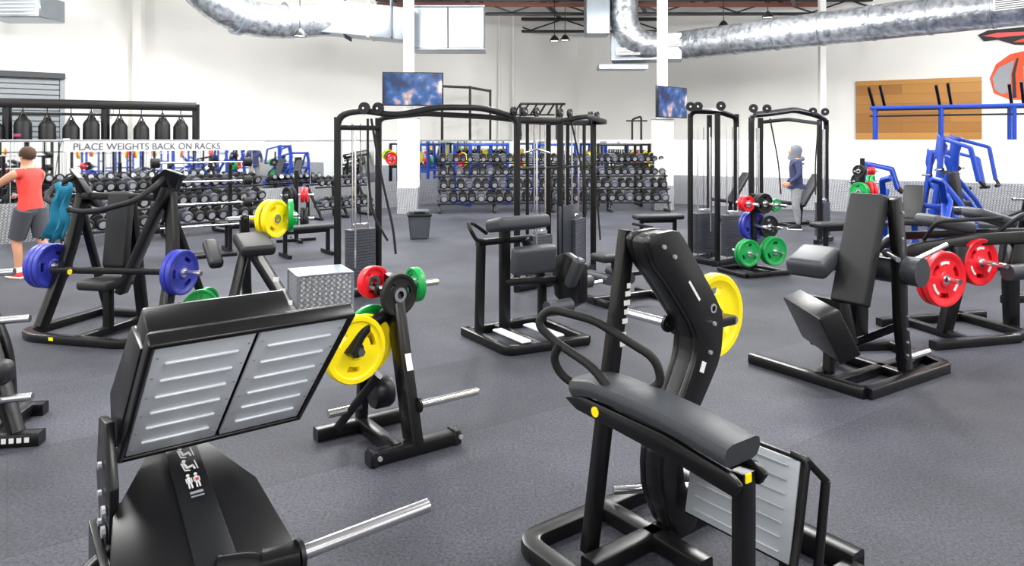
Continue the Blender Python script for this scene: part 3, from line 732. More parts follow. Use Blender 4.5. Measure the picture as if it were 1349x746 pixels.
b.beam((3.6, 11.4, .04), (4.3, 12.1, .04), .1, .08, BLK); b.beam((5.4, 12.8, .04), (5.9, 13.35, .04), .1, .08, BLK)
stack(b, 3.98, 11.75, .14, 18, .3, .16, 45); stack(b, 5.62, 13.05, .14, 18, .3, .16, 45)
for x, y in ((3.85, 11.5), (4.1, 11.6), (5.3, 12.7), (5.6, 12.9)): pulley(b, (x, y, 2.36), (.3, 1, 0), .07)
b.tube([(4.15, 11.6, 2.2), (4.25, 11.5, 1.5), (4.25, 11.4, 1.0)], .012, RUB, .2); b.tube([(5.4, 12.7, 2.2), (5.3, 12.6, 1.5), (5.3, 12.6, .9)], .012, RUB, .2)
b.done()
seat_bench('flat_bench', 2.35, 11.6, 10, .62, .8); seat_bench('flat_bench', 5.0, 10.6, 15, .62, 1.3); seat_bench('flat_bench', -3.3, 11.6, 35, .45, 1.0); seat_bench('flat_bench', -4.5, 12.3, 35, .45, 1.0)

b = Build('weight_plate_tree', (3.36, 10.05), 22)
b.beam((-.35, -.3, .04), (.35, -.3, .04), .06, .06, BLK); b.beam((-.3, .3, .04), (.3, .3, .04), .06, .06, BLK); b.beam((0, -.3, .05), (0, .3, .05), .06, .06, BLK)
b.beam((0, 0, .05), (0, 0, 1.1), .08, .08, BLK)
b.beam((-.35, -.3, .03), (-.35, .3, .03), .06, .05, BLK); b.beam((.38, -.3, .03), (.3, .3, .03), .06, .05, BLK)
b.part('weight_plates')
for z, col, R, x_, k_, yo in ((.32, GRN, .185, -.24, 2, 0), (.32, GRN, .20, .20, 2, 0), (.66, BLU, .20, .02, 2, .22), (.64, RUB, .16, .24, 1, .10), (.98, RED, .11, -.18, 2, .1), (.98, RUB, .14, .06, 2, .05), (.95, GRN, .09, .27, 1, 0)):
    for k in range(k_):
        b.plate((x_, -.14-.06*k+yo, z), (0, 1, 0), R, .05, col)
    b.cyl((x_, .12, z), (x_, -.36+yo*.5, z), .022, CHR); b.beam((0, 0, z), (x_*.98+.001, 0, z), .05, .05, BLK)
b.done()

# ------------------------------------------------------------------ right: big plate machine
b = Build('hack_squat_machine', (2.75, 5.75), 33)
b.rect([(-.5, .62, .04), (-.5, -.38, .04)], .09, .08, BLK); b.rect([(-.5, -.38, .04), (.62, -.38, .04), (.85, .2, .04), (.3, .5, .04)], .09, .08, BLK, .05)
b.beam((-.5, -.12, .04), (.7, -.12, .04), .08, .07, BLK); b.beam((.1, -.38, .04), (.2, .4, .04), .08, .07, BLK); b.beam((-.5, .0, .06), (.2, .3, .06), .06, .06, BLK)
b.prism([(.10, -.3, .06), (.22, -.3, .06), (.14, -.3, .5), (.13, -.3, 1.0), (.05, -.3, 1.42), (-.05, -.3, 1.40), (.0, -.3, 1.0), (.03, -.3, .5)], (0, 1, 0), .07, BLK, .01)
b.prism([(-.10, -.02, .3), (.08, -.02, .3), (.10, -.02, .9), (.02, -.02, 1.43), (-.08, -.02, 1.43), (-.05, -.02, 1.0)], (0, 1, 0), .06, BLK, .01)
b.beam((.08, -.3, .9), (.08, .0, .9), .08, .08, BLK); b.beam((-.02, -.3, 1.3), (-.02, .0, 1.3), .07, .07, BLK)
b.beam((.15, -.3, .1), (.7, -.15, .1), .07, .07, BLK); b.beam((.12, -.25, .4), (.05, .3, .06), .07, .06, BLK)
b.part('back_pad'); b.pad((-.19, -.14, 1.02), (.10, .28, .86), VINB, (0, 18, 0), .02)
b.part('seat_pad'); b.pad((-.36, .14, .90), (.34, .32, .15), VIN, (0, -18, 10), .05); b.cyl((.12, -.45, .85), (.12, -.1, .85), .11, VIN, 20)
b.part('foot_platform'); b.pad((-.49, .0, .45), (.16, .72, .36), BLK, (0, -26, -34), .012)
b.prism([(-.32, .1, .62), (-.18, .1, .6), (-.05, .1, .25), (-.25, .1, .2)], (0, 1, 0), .3, BLK2, .01)
b.beam((-.38, .0, .06), (-.36, .0, .3), .07, .07, BLK)
b.part('sleeves'); b.sleeve((-.1, -.3, 1.0), (-.34, -.52, 1.0), .018); b.sleeve((.1, -.34, .9), (.38, -.5, 1.05), .018); b.sleeve((.1, -.3, .16), (.5, -.3, .16))
for i, z in enumerate((.2, .3, .4, .5, .9, 1.1, 1.3)): b.bolt((.12 if z < .8 else .05, -.335, z), (0, -1, 0), .01)
b.done()

b = Build('plate_loaded_squat_machine', (4.35, 6.9), 15)
b.beam((-.75, -.35, .04), (.2, -.35, .04), .09, .08, BLK); b.beam((.4, -.3, .04), (.4, .5, .04), .09, .08, BLK); b.beam((-.6, .45, .04), (.7, .45, .04), .09, .08, BLK); b.beam((-.3, -.35, .04), (-.3, .45, .04), .08, .07, BLK)
b.beam((.1, -.35, .05), (.9, -.2, .05), .08, .07, BLK)
b.rect([(-.8, .2, .60), (-.62, .1, .80), (.1, -.02, .90), (1.0, -.1, .92), (1.6, -.1, .84)], .08, .12, BLK, .1); b.rect([(-.7, .45, .65), (-.5, .4, .9), (.4, .4, .9), (1.3, .3, .9)], .07, .08, BLK, .1)
b.prism([(-.38, -.05, .05), (-.25, -.05, .05), (-.1, -.05, .5), (-.05, -.05, .85), (-.2, -.05, .85), (-.26, -.05, .5)], (0, 1, 0), .08, BLK, .01)
b.prism([(.42, -.05, .05), (.55, -.05, .05), (.55, -.05, .5), (.65, -.05, .85), (.48, -.05, .85), (.40, -.05, .5)], (0, 1, 0), .08, BLK, .01)
b.rect([(.45, .0, .3), (.8, .0, .3), (.95, .0, .6), (1.2, .0, .65)], .08, .08, BLK)
b.part('pads'); b.pad((-.15, .1, 1.05), (.5, .3, .12), VIN, (0, 10, 0), .05); b.pad((.5, .2, 1.08), (.5, .25, .1), VIN, (0, 15, 0), .04); b.cyl((.2, -.25, .62), (.75, -.25, .62), .075, VIN, 20); b.cyl((.9, -.2, .5), (1.3, -.2, .5), .08, VIN, 20)
b.part('frame'); b.tube([(-.4, .1, .9), (-.45, -.1, 1.1), (.2, -.2, 1.12)], .018, RUB, .08); b.tube([(.4, .1, .9), (.6, -.1, 1.15), (1.0, -.2, 1.05)], .02, RUB, .08)
b.sleeve((-.66, -.1, .63), (-.66, -.55, .63)); b.sleeve((.14, .1, .69), (.14, -.3, .69))
b.part('weight_plates'); b.plate((-.68, -.40, .63), (.1, -1, 0), .245, .055, RED); b.plate((-.68, -.33, .63), (.1, -1, 0), .245, .055, RED); b.plate((.10, -.05, .69), (.1, -1, 0), .225, .055, RED); b.plate((.10, .03, .69), (.1, -1, 0), .22, .055, RED)
b.cyl((.10, .1, .69), (.10, -.2, .69), .024, CHR)
b.done()

# ------------------------------------------------------------------ blue machines on the right + rigs
def blue_machine(name, x, y, yaw, M=BFR, k=1.0):
    b = Build(name, (x, y), yaw)
    b.rect([(-.5, .5, .04), (-.5, -.5, .04), (.5, -.5, .04), (.5, .5, .04)], .10, .09, M, .04); b.beam((0, -.5, .04), (0, .5, .04), .10, .08, M)
    for s_ in (-1, 1):
        b.rect([(s_*.45, .4, .05), (s_*.42, .25, 1.2*k), (s_*.38, .2, 1.9*k)], .11, .09, M, .04)
        b.rect([(s_*.45, -.45, .05), (s_*.42, -.1, .7*k), (s_*.4, .25, 1.15*k)], .09, .08, M, .04)
        b.rect([(s_*.38, .2, 1.88*k), (s_*.50, -.30, 1.72*k), (s_*.46, -.42, 1.1*k)], .08, .07, M, .04)
        b.tube([(s_*.46, -.42, 1.12*k), (s_*.40, -.5, 1.0*k), (s_*.2, -.5, 1.0*k)], .03, RUB, .05)
        b.prism([(s_*.36, .12, 1.75*k), (s_*.36, .30, 1.98*k), (s_*.36, .34, 1.60*k), (s_*.38, .26, 1.3*k)], (1, 0, 0), .05, M, .005)
        b.sleeve((s_*.42, .2, 1.3*k), (s_*.72, .2, 1.3*k))
    b.beam((-.38, .2, 1.88*k), (.38, .2, 1.88*k), .10, .09, M); b.beam((-.42, .3, 1.0*k), (.42, .3, 1.0*k), .10, .09, M); b.beam((0, .3, .05), (0, .25, 1.2*k), .10, .09, M)
    b.beam((-.45, .4, .5*k), (.45, .4, .5*k), .07, .07, M)
    b.part('pads'); b.pad((0, .1, .9), (.3, .12, .7*k), VINB, (-8, 0, 0)); b.pad((0, -.12, .5), (.4, .42, .11), VINB)
    b.part('seat_post'); b.beam((0, -.1, .05), (0, -.1, .46), .09, .08, M)
    b.done()
blue_machine('shoulder_press_machine', 8.55, 13.7, 40)
blue_machine('shoulder_press_machine', 9.5, 15.6, 30, BFR, .85)
blue_machine('seated_press_machine', 8.3, 16.4, 60, BFR, .7)
blue_machine('seated_press_machine', 9.6, 12.6, 0, BLK, .62)
b = Build('incline_press_machine', (7.0, 12.6), -35)
b.rect([(-.5, .5, .04), (-.5, -.5, .04), (.5, -.5, .04), (.5, .5, .04)], .10, .09, BFR, .04)
for s_ in (-1, 1):
    b.rect([(s_*.5, .5, .05), (s_*.48, .2, .7), (s_*.45, -.2, 1.15), (s_*.3, -.3, 1.2)], .10, .08, BFR, .05); b.rect([(s_*.5, -.5, .05), (s_*.48, -.1, .5), (s_*.45, .3, .95)], .09, .08, BFR, .04)
    b.rect([(s_*.48, .3, .9), (s_*.58, -.1, .8), (s_*.55, -.45, .55)], .07, .07, BFR, .04); b.sleeve((s_*.48, .1, .7), (s_*.8, .1, .7))
b.beam((-.5, .2, .7), (.5, .2, .7), .09, .08, BFR); b.beam((0, .5, .04), (0, -.5, .04), .10, .08, BFR); b.beam((0, .3, .05), (0, .3, .8), .10, .09, BFR)
b.part('pads'); b.pad((0, .1, .75), (.32, .12, .7), VINB, (-35, 0, 0)); b.pad((0, -.2, .45), (.4, .42, .11), VINB)
b.done()
b = Build('leg_curl_bench', (7.4, 10.6), 20)
b.beam((-.6, 0, .05), (.7, 0, .05), .08, .07, BLK); b.beam((-.55, -.3, .04), (-.55, .3, .04), .08, .07, BLK); b.beam((.65, -.3, .04), (.65, .3, .04), .08, .07, BLK)
b.beam((-.3, 0, .05), (-.2, 0, .6), .08, .07, BLK); b.beam((.4, 0, .05), (.3, 0, .6), .08, .07, BLK)
b.part('pads'); b.pad((-.3, 0, .68), (.6, .3, .1), VIN, (0, -14, 0)); b.pad((.32, 0, .70), (.6, .3, .1), VIN, (0, 12, 0)); b.cyl((.75, -.25, .5), (.75, .25, .5), .07, VIN)
b.part('handles'); b.tube([(-.4, -.2, .6), (-.6, -.25, .75), (-.3, -.3, .85)], .018, RUB, .05); b.sleeve((.3, -.1, .35), (.3, -.5, .35))
b.done()
b = Build('power_rig', (0, 0), 0)
for i in range(5):
    x = 9.7+i*1.35; y = 19.3-i*.75
    b.beam((x, y, 0), (x, y, 2.75), .08, .08, BFR); b.beam((x+.5, y+.9, 0), (x+.5, y+.9, 2.75), .08, .08, BFR); b.beam((x, y, 2.7), (x+.5, y+.9, 2.7), .07, .07, BFR)
    if i < 3:
        b.beam((x-.2, y-.1, 3.25), (x+.15, y+.3, 2.7), .07, .07, BLK); b.beam((x+.1, y-.1, 3.3), (x+.45, y+.3, 2.7), .07, .07, BLK)
b.beam((9.6, 19.35, 2.72), (15.2, 16.25, 2.72), .09, .09, BFR); b.beam((10.1, 20.25, 2.72), (15.7, 17.15, 2.72), .09, .09, BLK); b.beam((9.6, 19.35, 2.5), (15.2, 16.25, 2.5), .05, .05, BLK)
b.done()
b = Build('pull_up_rig', (0, 0), 0)
for x, y in ((-1.35, 23.2), (-.75, 24.9), (0.3, 25.6), (1.6, 25.8)):
    b.beam((x, y, 0), (x, y, 3.6 if x < -.5 else 3.15), .08, .08, BLK)
b.beam((-1.35, 23.2, 3.55), (-.75, 24.9, 3.55), .08, .08, BLK); b.beam((-1.35, 23.2, 2.7), (-.75, 24.9, 2.7), .06, .06, BLK)
b.beam((-2.3, 22.6, 3.55), (-1.35, 23.2, 3.55), .08, .08, BLK); b.beam((-2.2, 22.7, 0), (-2.2, 22.7, 3.55), .08, .08, BLK); b.beam((-2.2, 22.7, 2.7), (-1.35, 23.2, 2.7), .06, .06, BLK)
b.beam((.3, 25.6, 3.15), (1.9, 25.8, 3.15), .08, .08, BLK); b.beam((.0, 25.4, 2.75), (1.5, 25.4, 2.75), .06, .06, BLK)
for i in range(6): b.beam((.3+i*.3, 25.6, 3.15), (.05+i*.3, 25.3, 2.75), .05, .05, BLK)
b.done()
b = Build('dip_bar_rig', (0, 0), 0)
for i in range(2):
    x = 4.0+i*.85; y = 24
    b.tube([(x, y, 0), (x, y, 2.55), (x+.3, y, 2.65), (x+.3, y, 0)], .035, BLK, .08); b.beam((x-.2, y, 2.5), (x+.5, y, 2.5), .05, .05, BLK)
b.done()

b = Build('punching_bag_rack', (0, 0), 0)
b.part('frame')
A = V((-12.2, 14.3)); E = V((-7.45, 17.0)); dd = E-A
b.beam((A.x, A.y, 2.64), (E.x, E.y, 2.64), .2, .2, BLK); b.beam((A.x, A.y, 2.42), (E.x, E.y, 2.42), .06, .06, BLK)
for t in (0, .33, .66, 1):
    p = A+dd*t; b.beam((p.x, p.y, 0), (p.x, p.y, 2.7), .14, .14, BLK)
b.part('punching_bags')
PNK = mat('pink_vinyl', (150, 50, 100), .5)
BAG = mat('black_bag_leather', (13, 13, 15), .5, spec=.3)
for i, t in enumerate((.13, .21, .29, .38, .46, .54, .61, .71, .79, .87, .94)):
    p = A+dd*t; z1 = 2.36-.05*(i % 3)
    b.lathe((p.x, p.y, z1-1.4), (0, 0, 1), [(0, 0), (.13, .0), (.165, .03), (.17, .6), (.165, 1.25), (.13, 1.32), (.02, 1.44), (0, 1.44)], BAG, 20)
    if i in (3, 5): b.box((p.x, p.y-.168, z1-.40), (.14, .02, .06), PNK if i == 3 else DEC, bev=0)
    for a in range(4):
        b.cyl((p.x+.12*math.cos(a*1.57), p.y+.12*math.sin(a*1.57), z1-.08), (p.x, p.y, z1+.14), .01, BLK2, 6)
    b.cyl((p.x, p.y, z1+.1), (p.x, p.y, 2.6), .012, BLK2, 6)
b.done()
b = Build('wall_fan', (-9.9, 17.4, 2.55), 30)
b.lathe((0, 0, 0), (0, -1, 0), [(.24, -.05), (.26, 0), (.24, .05)], GREYM, 28)
for i in range(10):
    a = math.pi*i/10; dx, dz = .25*math.cos(a), .25*math.sin(a); b.cyl((-dx, -.05, -dz), (dx, -.05, dz), .005, GREYM, 6)
for i in range(4):
    a = math.pi/2*i; b.box((.11*math.cos(a), 0, .11*math.sin(a)), (.16, .01, .08), GREYM, (0, -math.degrees(a), 0), bev=.002)
b.cyl((0, .12, 0), (0, -.04, 0), .05, GREYM); b.beam((0, .1, 0), (0, .1, -.72), .04, .04, GREYM)
b.beam((0, .1, -.72), (0, .1, -2.55), .05, .05, GREYM)
b.done()

# ------------------------------------------------------------------ dumbbell racks
def dumbbell_rack(x, y, yaw, L, tiers=3, H=1.05, db_r=.085, sp=2.05):
    b = Build('dumbbell_rack', (x, y), yaw)
    for s_ in (0, L/2, L):
        b.rect([(s_, -.30, .03), (s_, .25, .03), (s_, .28, H)], .06, .07, BLK, .05); b.beam((s_, -.28, .03), (s_, .25, H*.9), .05, .06, BLK)
    zs = [.28+(H-.3)*i/(tiers-1) for i in range(tiers)]
    for i, z in enumerate(zs):
        yy = -.18+.16*i
        b.beam((-.05, yy-.1, z-.03), (L+.05, yy-.1, z-.03), .05, .04, BLK2); b.beam((-.05, yy+.12, z+.03), (L+.05, yy+.12, z+.03), .05, .04, BLK2)
    b.part('dumbbells')
    for i, z in enumerate(zs):
        yy = -.18+.16*i; r = db_r*(1-.08*i); n = int(L/(r*sp))
        for k in range(n):
            xx = (k+.5)*L/n; tilt = V((0, 1, .28)).normalized(); c = V((xx, yy, z+.06+r*.7))
            for s_ in (-1, 1):
                b.lathe(c+tilt*s_*.115, tilt*s_, [(0, -.045), (r*.85, -.045), (r, -.03), (r, .03), (r*.85, .045), (r*.55, .046), (r*.5, .04), (0, .04)], RUB if (k+i) % 4 else DARKG, 14)
                b.lathe(c+tilt*s_*.158, tilt*s_, [(0, .004), (r*.6, .004), (r*.6, 0)], CHR if k % 2 else GREYM, 12)
            b.cyl(c-tilt*.08, c+tilt*.08, .016, CHR, 8)
    b.done()
dumbbell_rack(-7.75, 12.3, 51.6, 1.9, 3, .95, .11); dumbbell_rack(-6.5, 13.85, 51.6, 1.9, 3, .95, .11)
dumbbell_rack(-1.85, 18.4, 6, 2.8, 4, 1.3, .11); dumbbell_rack(1.05, 18.7, 4, 3.0, 4, 1.3, .11); dumbbell_rack(-4.6, 16.8, 51.6, 1.5, 2, .8, .09)

def barbell_rack(x, y, yaw, M, H=2.2):
    b = Build('squat_rack', (x, y), yaw)
    for sx in (-.6, .6):
        for sy in (-.5, .5): b.beam((sx, sy, 0), (sx, sy, H), .08, .08, M)
        b.beam((sx, -.5, H-.03), (sx, .5, H-.03), .07, .07, M); b.beam((sx, -.5, .05), (sx, .5, .05), .07, .07, M)
        b.beam((sx, -.5, .9), (sx, .5, .9), .06, .06, M)
    b.beam((-.6, .5, H-.03), (.6, .5, H-.03), .07, .07, M); b.beam((-.6, -.5, H-.03), (.6, -.5, H-.03), .05, .05, M); b.beam((-.6, .5, .6), (.6, .5, .6), .07, .07, M)
    b.part('barbell'); b.cyl((-1.1, -.56, 1.3), (1.1, -.56, 1.3), .015, CHR)
    for s_ in (-1, 1):
        b.plate((s_*.85, -.56, 1.3), (1, 0, 0), .22, .05, YEL); b.plate((s_*.92, -.56, 1.3), (1, 0, 0), .2, .05, RED if M is BFR else GRN)
    b.done()
for x, y, a in ((11.6, 13.4, 60), (12.3, 10.8, 60), (12.8, 8.0, 60), (11.5, 3.0, 70), (9.0, 8.6, 80), (9.6, 10.6, 80)): barbell_rack(x, y, a, BFR)
barbell_rack(9.5, .0, 90, BLK)
barbell_rack(-.9, 20.9, 30, BFR, 1.75); barbell_rack(1.3, 21.2, -10, BFR, 1.75); barbell_rack(3.0, 20.6, 0, BLK, 1.75)  # short racks added in place of reflections in the mirror behind

def post_stand(x, y, yaw, items, h=1.3):
    b = Build('plate_storage_stand', (x, y), yaw)
    b.beam((0, 0, 0), (0, 0, h), .07, .07, BLK); b.beam((-.35, 0, .03), (.35, 0, .03), .07, .06, BLK); b.beam((0, -.35, .03), (0, .35, .03), .07, .06, BLK)
    b.part('weight_plates')
    for z, c_, s_, r_ in items:
        b.cyl((0, 0, z), (s_*.30, -.1, z), .02, CHR)
        for k in range(2): b.plate((s_*(.10+.07*k), -.05-.03*k, z), (.9*s_, -.3, 0), r_, .055, c_)
    b.done()
post_stand(6.9, 14.2, 20, ((.42, BLU, -1, .2), (.42, RUB, 1, .2), (.85, GRN, -1, .18), (.85, RED, 1, .18), (1.25, RED, 1, .08), (1.25, RUB, -1, .12)), 1.5)
post_stand(7.6, 15.6, -20, ((.45, GRN, -1, .18), (.45, RUB, 1, .2), (.95, RUB, -1, .16), (.95, GRN, 1, .16)), 1.4)
post_stand(-3.95, 13.2, 30, ((.42, GRN, -1, .18), (.42, RUB, 1, .2), (.85, RUB, -1, .16), (.85, RED, 1, .14)), 1.3)
b = Build('barbell_holder', (-4.9, 11.4), 35)
b.beam((-.5, 0, .03), (.5, 0, .03), .3, .06, BLK); b.beam((-.45, .1, .05), (-.45, .1, 1.5), .06, .06, BLK); b.beam((.45, .1, .05), (.45, .1, 1.5), .06, .06, BLK)
for z in (.5, .85, 1.2, 1.5): b.cyl((-.75, -.05, z), (.75, -.05, z), .014, CHR, 10); b.beam((-.45, .1, z-.03), (-.45, -.1, z-.03), .04, .03, BLK); b.beam((.45, .1, z-.03), (.45, -.1, z-.03), .04, .03, BLK)
for z in (.5, .85, 1.2, 1.5):
    for s_ in (-1, 1): b.cyl((s_*.62, -.05, z), (s_*.74, -.05, z), .075, RUB, 20)
b.done()

b = Build('rubbish_bin', (-1.75, 13.6), 10)
bm = bmesh.new(); bmesh.ops.create_cube(bm, size=1)
for v in bm.verts:
    k = .34 if v.co.z < 0 else .42; v.co = V((v.co.x*k, v.co.y*k*.85, .22+v.co.z*.44))
bmesh.ops.bevel(bm, geom=bm.edges[:], offset=.02, segments=2, affect='EDGES')
b.mesh(bm, Matrix(), DARKG)
b.box((0, 0, .45), (.46, .40, .05), RUB, bev=.02, seg=2); b.box((0, 0, .50), (.38, .32, .08), DARKG, bev=.03, seg=3); b.box((0, -.165, .5), (.2, .02, .05), BLK)
b.done()

for (x, y, yaw) in ((6.3, 15.8, 20), (5.0, 16.6, 20)):
    b = Build('adjustable_bench', (x, y), yaw)
    b.beam((-.5, 0, .04), (.5, 0, .04), .08, .07, BLK); b.beam((-.5, -.3, .03), (-.5, .3, .03), .07, .06, BLK); b.beam((.5, -.3, .03), (.5, .3, .03), .07, .06, BLK)
    b.beam((0, 0, .05), (.05, 0, .45), .07, .07, BLK)
    b.part('pads'); b.pad((.25, 0, .75), (.85, .28, .08), VINB, (0, -55, 0)); b.pad((-.25, 0, .48), (.4, .3, .08), VINB, (0, 8, 0))
    b.done()

# ------------------------------------------------------------------ people
SKIN = mat('skin', (205, 150, 120), .55, 0, .05, 20)
HAIR = mat('short_hair', (70, 48, 34), .8)
def skin_body(name, verts, edges, assign, mats):
    me = bpy.data.meshes.new(name); bm = bmesh.new()
    L = bm.verts.layers.skin.verify(); vs = {}
    for k, (co, r) in verts.items():
        v = bm.verts.new(co); v[L].radius = r if isinstance(r, tuple) else (r, r); v[L].use_root = (k == 'pelvis'); vs[k] = v
    for a, c in edges: bm.edges.new((vs[a], vs[c]))
    bm.to_mesh(me); bm.free()
    o = bpy.data.objects.new(name, me); COL.objects.link(o)
    m1 = o.modifiers.new('s', 'SKIN'); m1.use_smooth_shade = True
    m2 = o.modifiers.new('d', 'SUBSURF'); m2.levels = 2; m2.render_levels = 2
    dg = bpy.context.evaluated_depsgraph_get(); ev = o.evaluated_get(dg)
    nm = bpy.data.meshes.new_from_object(ev); o.modifiers.clear(); o.data = nm
    nm.materials.clear()
    for m in mats: nm.materials.append(m)
    for p in nm.polygons:
        p.material_index = assign(p.center); p.use_smooth = True
    return o

def hand(b, w, d, palm_n, m, curl=.5):
    w = V(w); d = V(d).normalized(); n = V(palm_n).normalized(); s_ = d.cross(n).normalized()
    b.sweep([w-d*.02, w+d*.02, w+d*.06, w+d*.09], rprof(.075, .03, .012), m, up=n, scales=[.65, .95, 1.05, .95])
    for i, (off, ln) in enumerate(((-.030, .068), (-.010, .078), (.010, .073), (.029, .058))):
        p0 = w+d*.08+s_*off; p1 = p0+d*ln*.45+n*ln*.12*curl; p2 = p1+d*ln*.3+n*ln*.35*curl; p3 = p2+d*ln*.12+n*ln*.4*curl
        b.taper([p0, p1, p2, p3], [.0095, .009, .008, .006], m, 8)
    t0 = w+d*.025-s_*.03; b.taper([t0, t0-s_*.022+d*.025+n*.01, t0-s_*.03+d*.055+n*.022], [.012, .011, .008], m, 8)

def person(name, x, y, yaw, J, fr, assign, mats, head_parts):
    o = skin_body('body', J, fr, assign, mats)
    b = Build(name, (x, y), yaw)
    head_parts(b)
    e = b.done()
    o.parent = e
    return e

def base_joints(armL, armR, legL, legR, bulk=1.0, lean=0.0):
    J = {'pelvis': ((0, 0, .94), (.155*bulk, .12*bulk)), 'waist': ((0, -lean*.3, 1.08), (.145*bulk, .11*bulk)), 'chest': ((0, -lean*.7, 1.27), (.175*bulk, .125*bulk)),
         'clav': ((0, -lean, 1.41), (.12*bulk, .085*bulk)), 'neck': ((0, -lean-.01, 1.50), (.06, .06)), 'jaw': ((0, -lean-.035, 1.575), (.07, .08)), 'skull': ((0, -lean-.02, 1.66), (.078, .095)), 'crown': ((0, -lean-.01, 1.715), (.06, .07))}
    E = [('pelvis', 'waist'), ('waist', 'chest'), ('chest', 'clav'), ('clav', 'neck'), ('neck', 'jaw'), ('jaw', 'skull'), ('skull', 'crown')]
    for n, A, Lg in (('L', armL, legL), ('R', armR, legR)):
        J['sh'+n] = (A[0], .068*bulk); J['el'+n] = (A[1], .048*bulk); J['fa'+n] = (tuple((V(A[1])*.6+V(A[2])*.4)), .044*bulk); J['wr'+n] = (A[2], .028)
        E += [('clav', 'sh'+n), ('sh'+n, 'el'+n), ('el'+n, 'fa'+n), ('fa'+n, 'wr'+n)]
        J['hip'+n] = (Lg[0], .1*bulk); J['kn'+n] = (Lg[1], .066*bulk); J['ca'+n] = (tuple(V(Lg[1])*.62+V(Lg[2])*.38+V((0, .02, 0))), .06*bulk); J['an'+n] = (Lg[2], .042)
        E += [('pelvis', 'hip'+n), ('hip'+n, 'kn'+n), ('kn'+n, 'ca'+n), ('ca'+n, 'an'+n)]
    return J, E

def shoe(b, an, m, sole):
    x, y, z = an
    b.sweep([(x, y+.06, .05), (x, y, .06), (x, y-.08, .05), (x, y-.17, .035), (x, y-.2, .03)], rprof(.09, .08, .035), m, scales=[.8, 1, 1, .8, .55])
    b.sweep([(x, y+.075, .012), (x, y, .012), (x, y-.1, .012), (x, y-.21, .012)], rprof(.095, .024, .01), sole, scales=[.8, 1, 1.02, .7])

REDC = mat('red_singlet_cloth', (232, 70, 62), .8); SHT = mat('dark_grey_shorts', (72, 74, 82), .85)
aL = [(.19, -.06, 1.40), (.27, -.30, 1.24), (.20, -.55, 1.22)]; aR = [(-.19, -.06, 1.40), (-.26, -.25, 1.18), (-.20, -.48, 1.08)]
lL = [(.095, 0, .88), (.12, -.12, .50), (.12, -.08, .1)]; lR = [(-.095, 0, .88), (-.12, .04, .50), (-.13, .14, .1)]
J, E_ = base_joints(aL, aR, lL, lR, 1.0, .06)
def asg(c):
    if c.z > 1.47 or abs(c.x) > .185 and c.z > 1.0: return 0
    if .93 < c.z <= 1.47 and c.y > -.26: return 1
    if c.z <= .93 and c.z > .52: return 2
    return 0
def hp(b):
    b.part('hands'); hand(b, (.20, -.56, 1.22), (-.1, -1, 0), (0, 0, -1), SKIN); hand(b, (-.20, -.49, 1.08), (.1, -1, -.1), (0, 0, -1), SKIN)
    b.part('hair'); b.lathe((0, -.07, 1.66), (0, .25, 1), [(.088, -.05), (.102, -.02), (.1, .04), (.075, .085), (.035, .105), (0, .108)], HAIR, 20)
    b.part('face'); b.lathe((0, -.175, 1.62), (0, -1, -.2), [(.018, 0), (.012, .02), (0, .028)], SKIN, 10)
    for s_ in (-1, 1):
        b.lathe((s_*.03, -.165, 1.645), (0, -1, 0), [(.014, 0), (.01, .008), (0, .01)], WHT, 10); b.lathe((s_*.03, -.174, 1.645), (0, -1, 0), [(.006, 0), (0, .003)], BLK, 8)
        b.lathe((s_*.085, -.07, 1.63), (s_, 0, 0), [(.03, -.01), (.028, .008), (.012, .012), (0, .006)], SKIN, 12)
    b.box((0, -.165, 1.575), (.045, .01, .01), REDC)
    b.part('shorts')
    for kn, hx in ((lL[1], .095), (lR[1], -.095)):
        h0 = V((hx, 0, .92)); h1 = V(kn); b.sweep([h0, h0.lerp(h1, .5), h0.lerp(h1, .92)], cprof(1, 16), SHT, scales=[.12, .115, .105])
    b.part('shoes'); shoe(b, lL[2], REDC, WHT); shoe(b, lR[2], REDC, WHT)
    for an in (lL[2], lR[2]): b.cyl((an[0], an[1], .08), (an[0], an[1], .15), .047, WHT)
person('man_in_red_singlet', -6.50, 9.75, -110, J, E_, asg, [SKIN, REDC, SHT], hp)

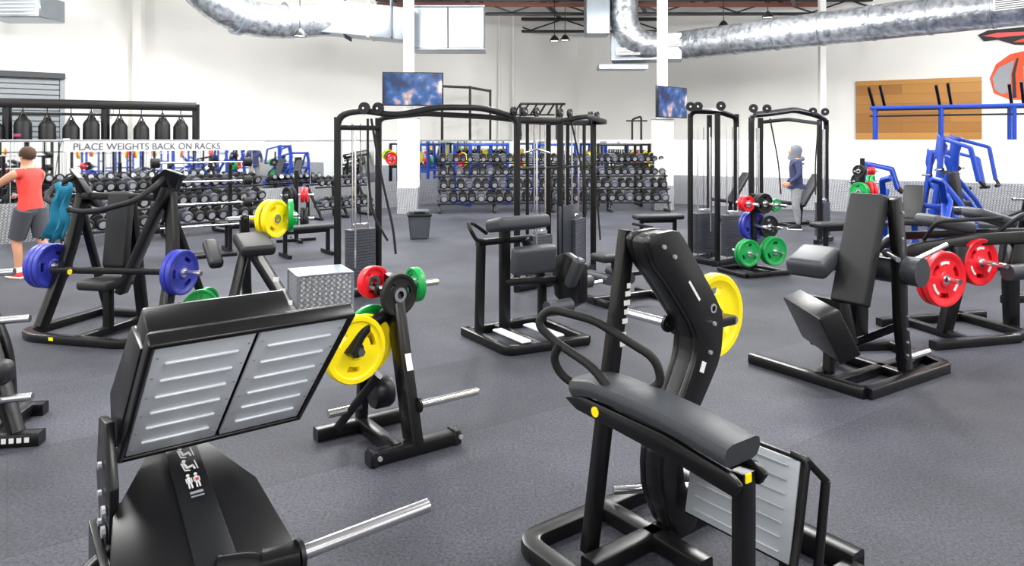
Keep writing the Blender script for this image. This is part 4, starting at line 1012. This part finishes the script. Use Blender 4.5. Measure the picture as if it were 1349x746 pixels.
NAV = mat('navy_hoodie_cloth', (52, 58, 92), .85); GRH = mat('grey_hood_cloth', (105, 110, 120), .85); PNT = mat('grey_camo_trousers', (135, 137, 140), .85, 0, .5, 25)
aL = [(.20, 0, 1.39), (.29, .03, 1.13), (.24, -.16, .97)]; aR = [(-.20, 0, 1.39), (-.29, .03, 1.13), (-.24, -.16, .97)]
lL = [(.10, 0, .88), (.12, -.03, .50), (.12, .02, .1)]; lR = [(-.10, 0, .88), (-.12, -.01, .50), (-.13, .03, .1)]
J, E_ = base_joints(aL, aR, lL, lR, 1.22, .03)
def asg2(c):
    if c.z > 1.47: return 0
    if c.z > .86: return 1
    return 2
def hp2(b):
    b.part('hood')
    b.lathe((0, -.02, 1.62), (0, .2, 1), [(.13, -.20), (.125, -.12), (.125, -.03), (.128, .04), (.105, .10), (.06, .135), (0, .145)], GRH, 22)
    b.taper([(-.09, .04, 1.44), (-.05, .11, 1.47), (.05, .11, 1.47), (.09, .04, 1.44)], [.03, .05, .05, .03], GRH)
    b.part('hands'); hand(b, (.24, -.17, .96), (-.3, -.7, -.5), (-1, 0, 0), SKIN, .8); hand(b, (-.24, -.17, .96), (.3, -.7, -.5), (1, 0, 0), SKIN, .8)
    b.part('face'); b.lathe((0, -.12, 1.62), (0, -1, 0), [(.085, 0), (.08, .02), (.05, .04), (0, .045)], SKIN, 16); b.lathe((0, -.16, 1.61), (0, -1, -.2), [(.016, 0), (.011, .02), (0, .026)], SKIN, 10)
    for s_ in (-1, 1): b.lathe((s_*.03, -.152, 1.64), (0, -1, 0), [(.012, 0), (0, .006)], BLK, 10)
    b.box((0, -.155, 1.575), (.045, .012, .01), RED)
    b.part('hoodie_hem'); b.lathe((0, 0, .84), (0, 0, 1), [(.17, 0), (.195, .01), (.195, .07), (.17, .09)], NAV, 20)
    b.part('back_logo'); b.box((-.03, .138, 1.36), (.12, .02, .04), ORG, bev=.005)
    b.part('shoes'); shoe(b, lL[2], BLK, WHT); shoe(b, lR[2], BLK, WHT)
person('man_in_hoodie', 5.92, 15.0, -105, J, E_, asg2, [SKIN, NAV, PNT], hp2)

# ------------------------------------------------------------------ lights
for i in range(4):
    for j in range(4):
        x = -12+i*8; y = -2+j*6.4
        if y > 15 and (x < -10 or x > 14): continue
        l = bpy.data.lights.new('ceiling_light_panel', 'AREA'); l.shape = 'RECTANGLE'; l.size = 2.6; l.size_y = 1.4; l.energy = 440; l.color = (1, .99, .97)
        o = bpy.data.objects.new('ceiling_light_panel', l); o.location = (x, y, 5.75); COL.objects.link(o)
for x, y in ((-10, 11), (-3, 13), (4, 13), (11, 11), (-6, 15.0), (0, 17.5), (5, 17.5), (12, 14)):
    l = bpy.data.lights.new('added_fill_light', 'POINT'); l.energy = 400; l.shadow_soft_size = .35  # unseen fill, added above the view to brighten walls and ceiling
    o = bpy.data.objects.new('added_fill_light', l); o.location = (x, y, 5.3); COL.objects.link(o)
w = bpy.data.worlds.new('world'); scene.world = w; w.use_nodes = True
w.node_tree.nodes['Background'].inputs[0].default_value = (.9, .95, 1, 1); w.node_tree.nodes['Background'].inputs[1].default_value = .5
scene.view_settings.view_transform = 'Standard'; scene.view_settings.exposure = -0.1

# ------------------------------------------------------------------ camera
cam = bpy.data.cameras.new('camera'); co = bpy.data.objects.new('camera', cam); COL.objects.link(co)
cam.sensor_width = 36; cam.sensor_fit = 'HORIZONTAL'; cam.lens = 950/1349*36
cam.shift_y = -(373-185)/1349
co.location = (0, 0, 1.85); co.rotation_euler = (math.radians(90), 0, 0)
cam.clip_end = 200
scene.camera = co
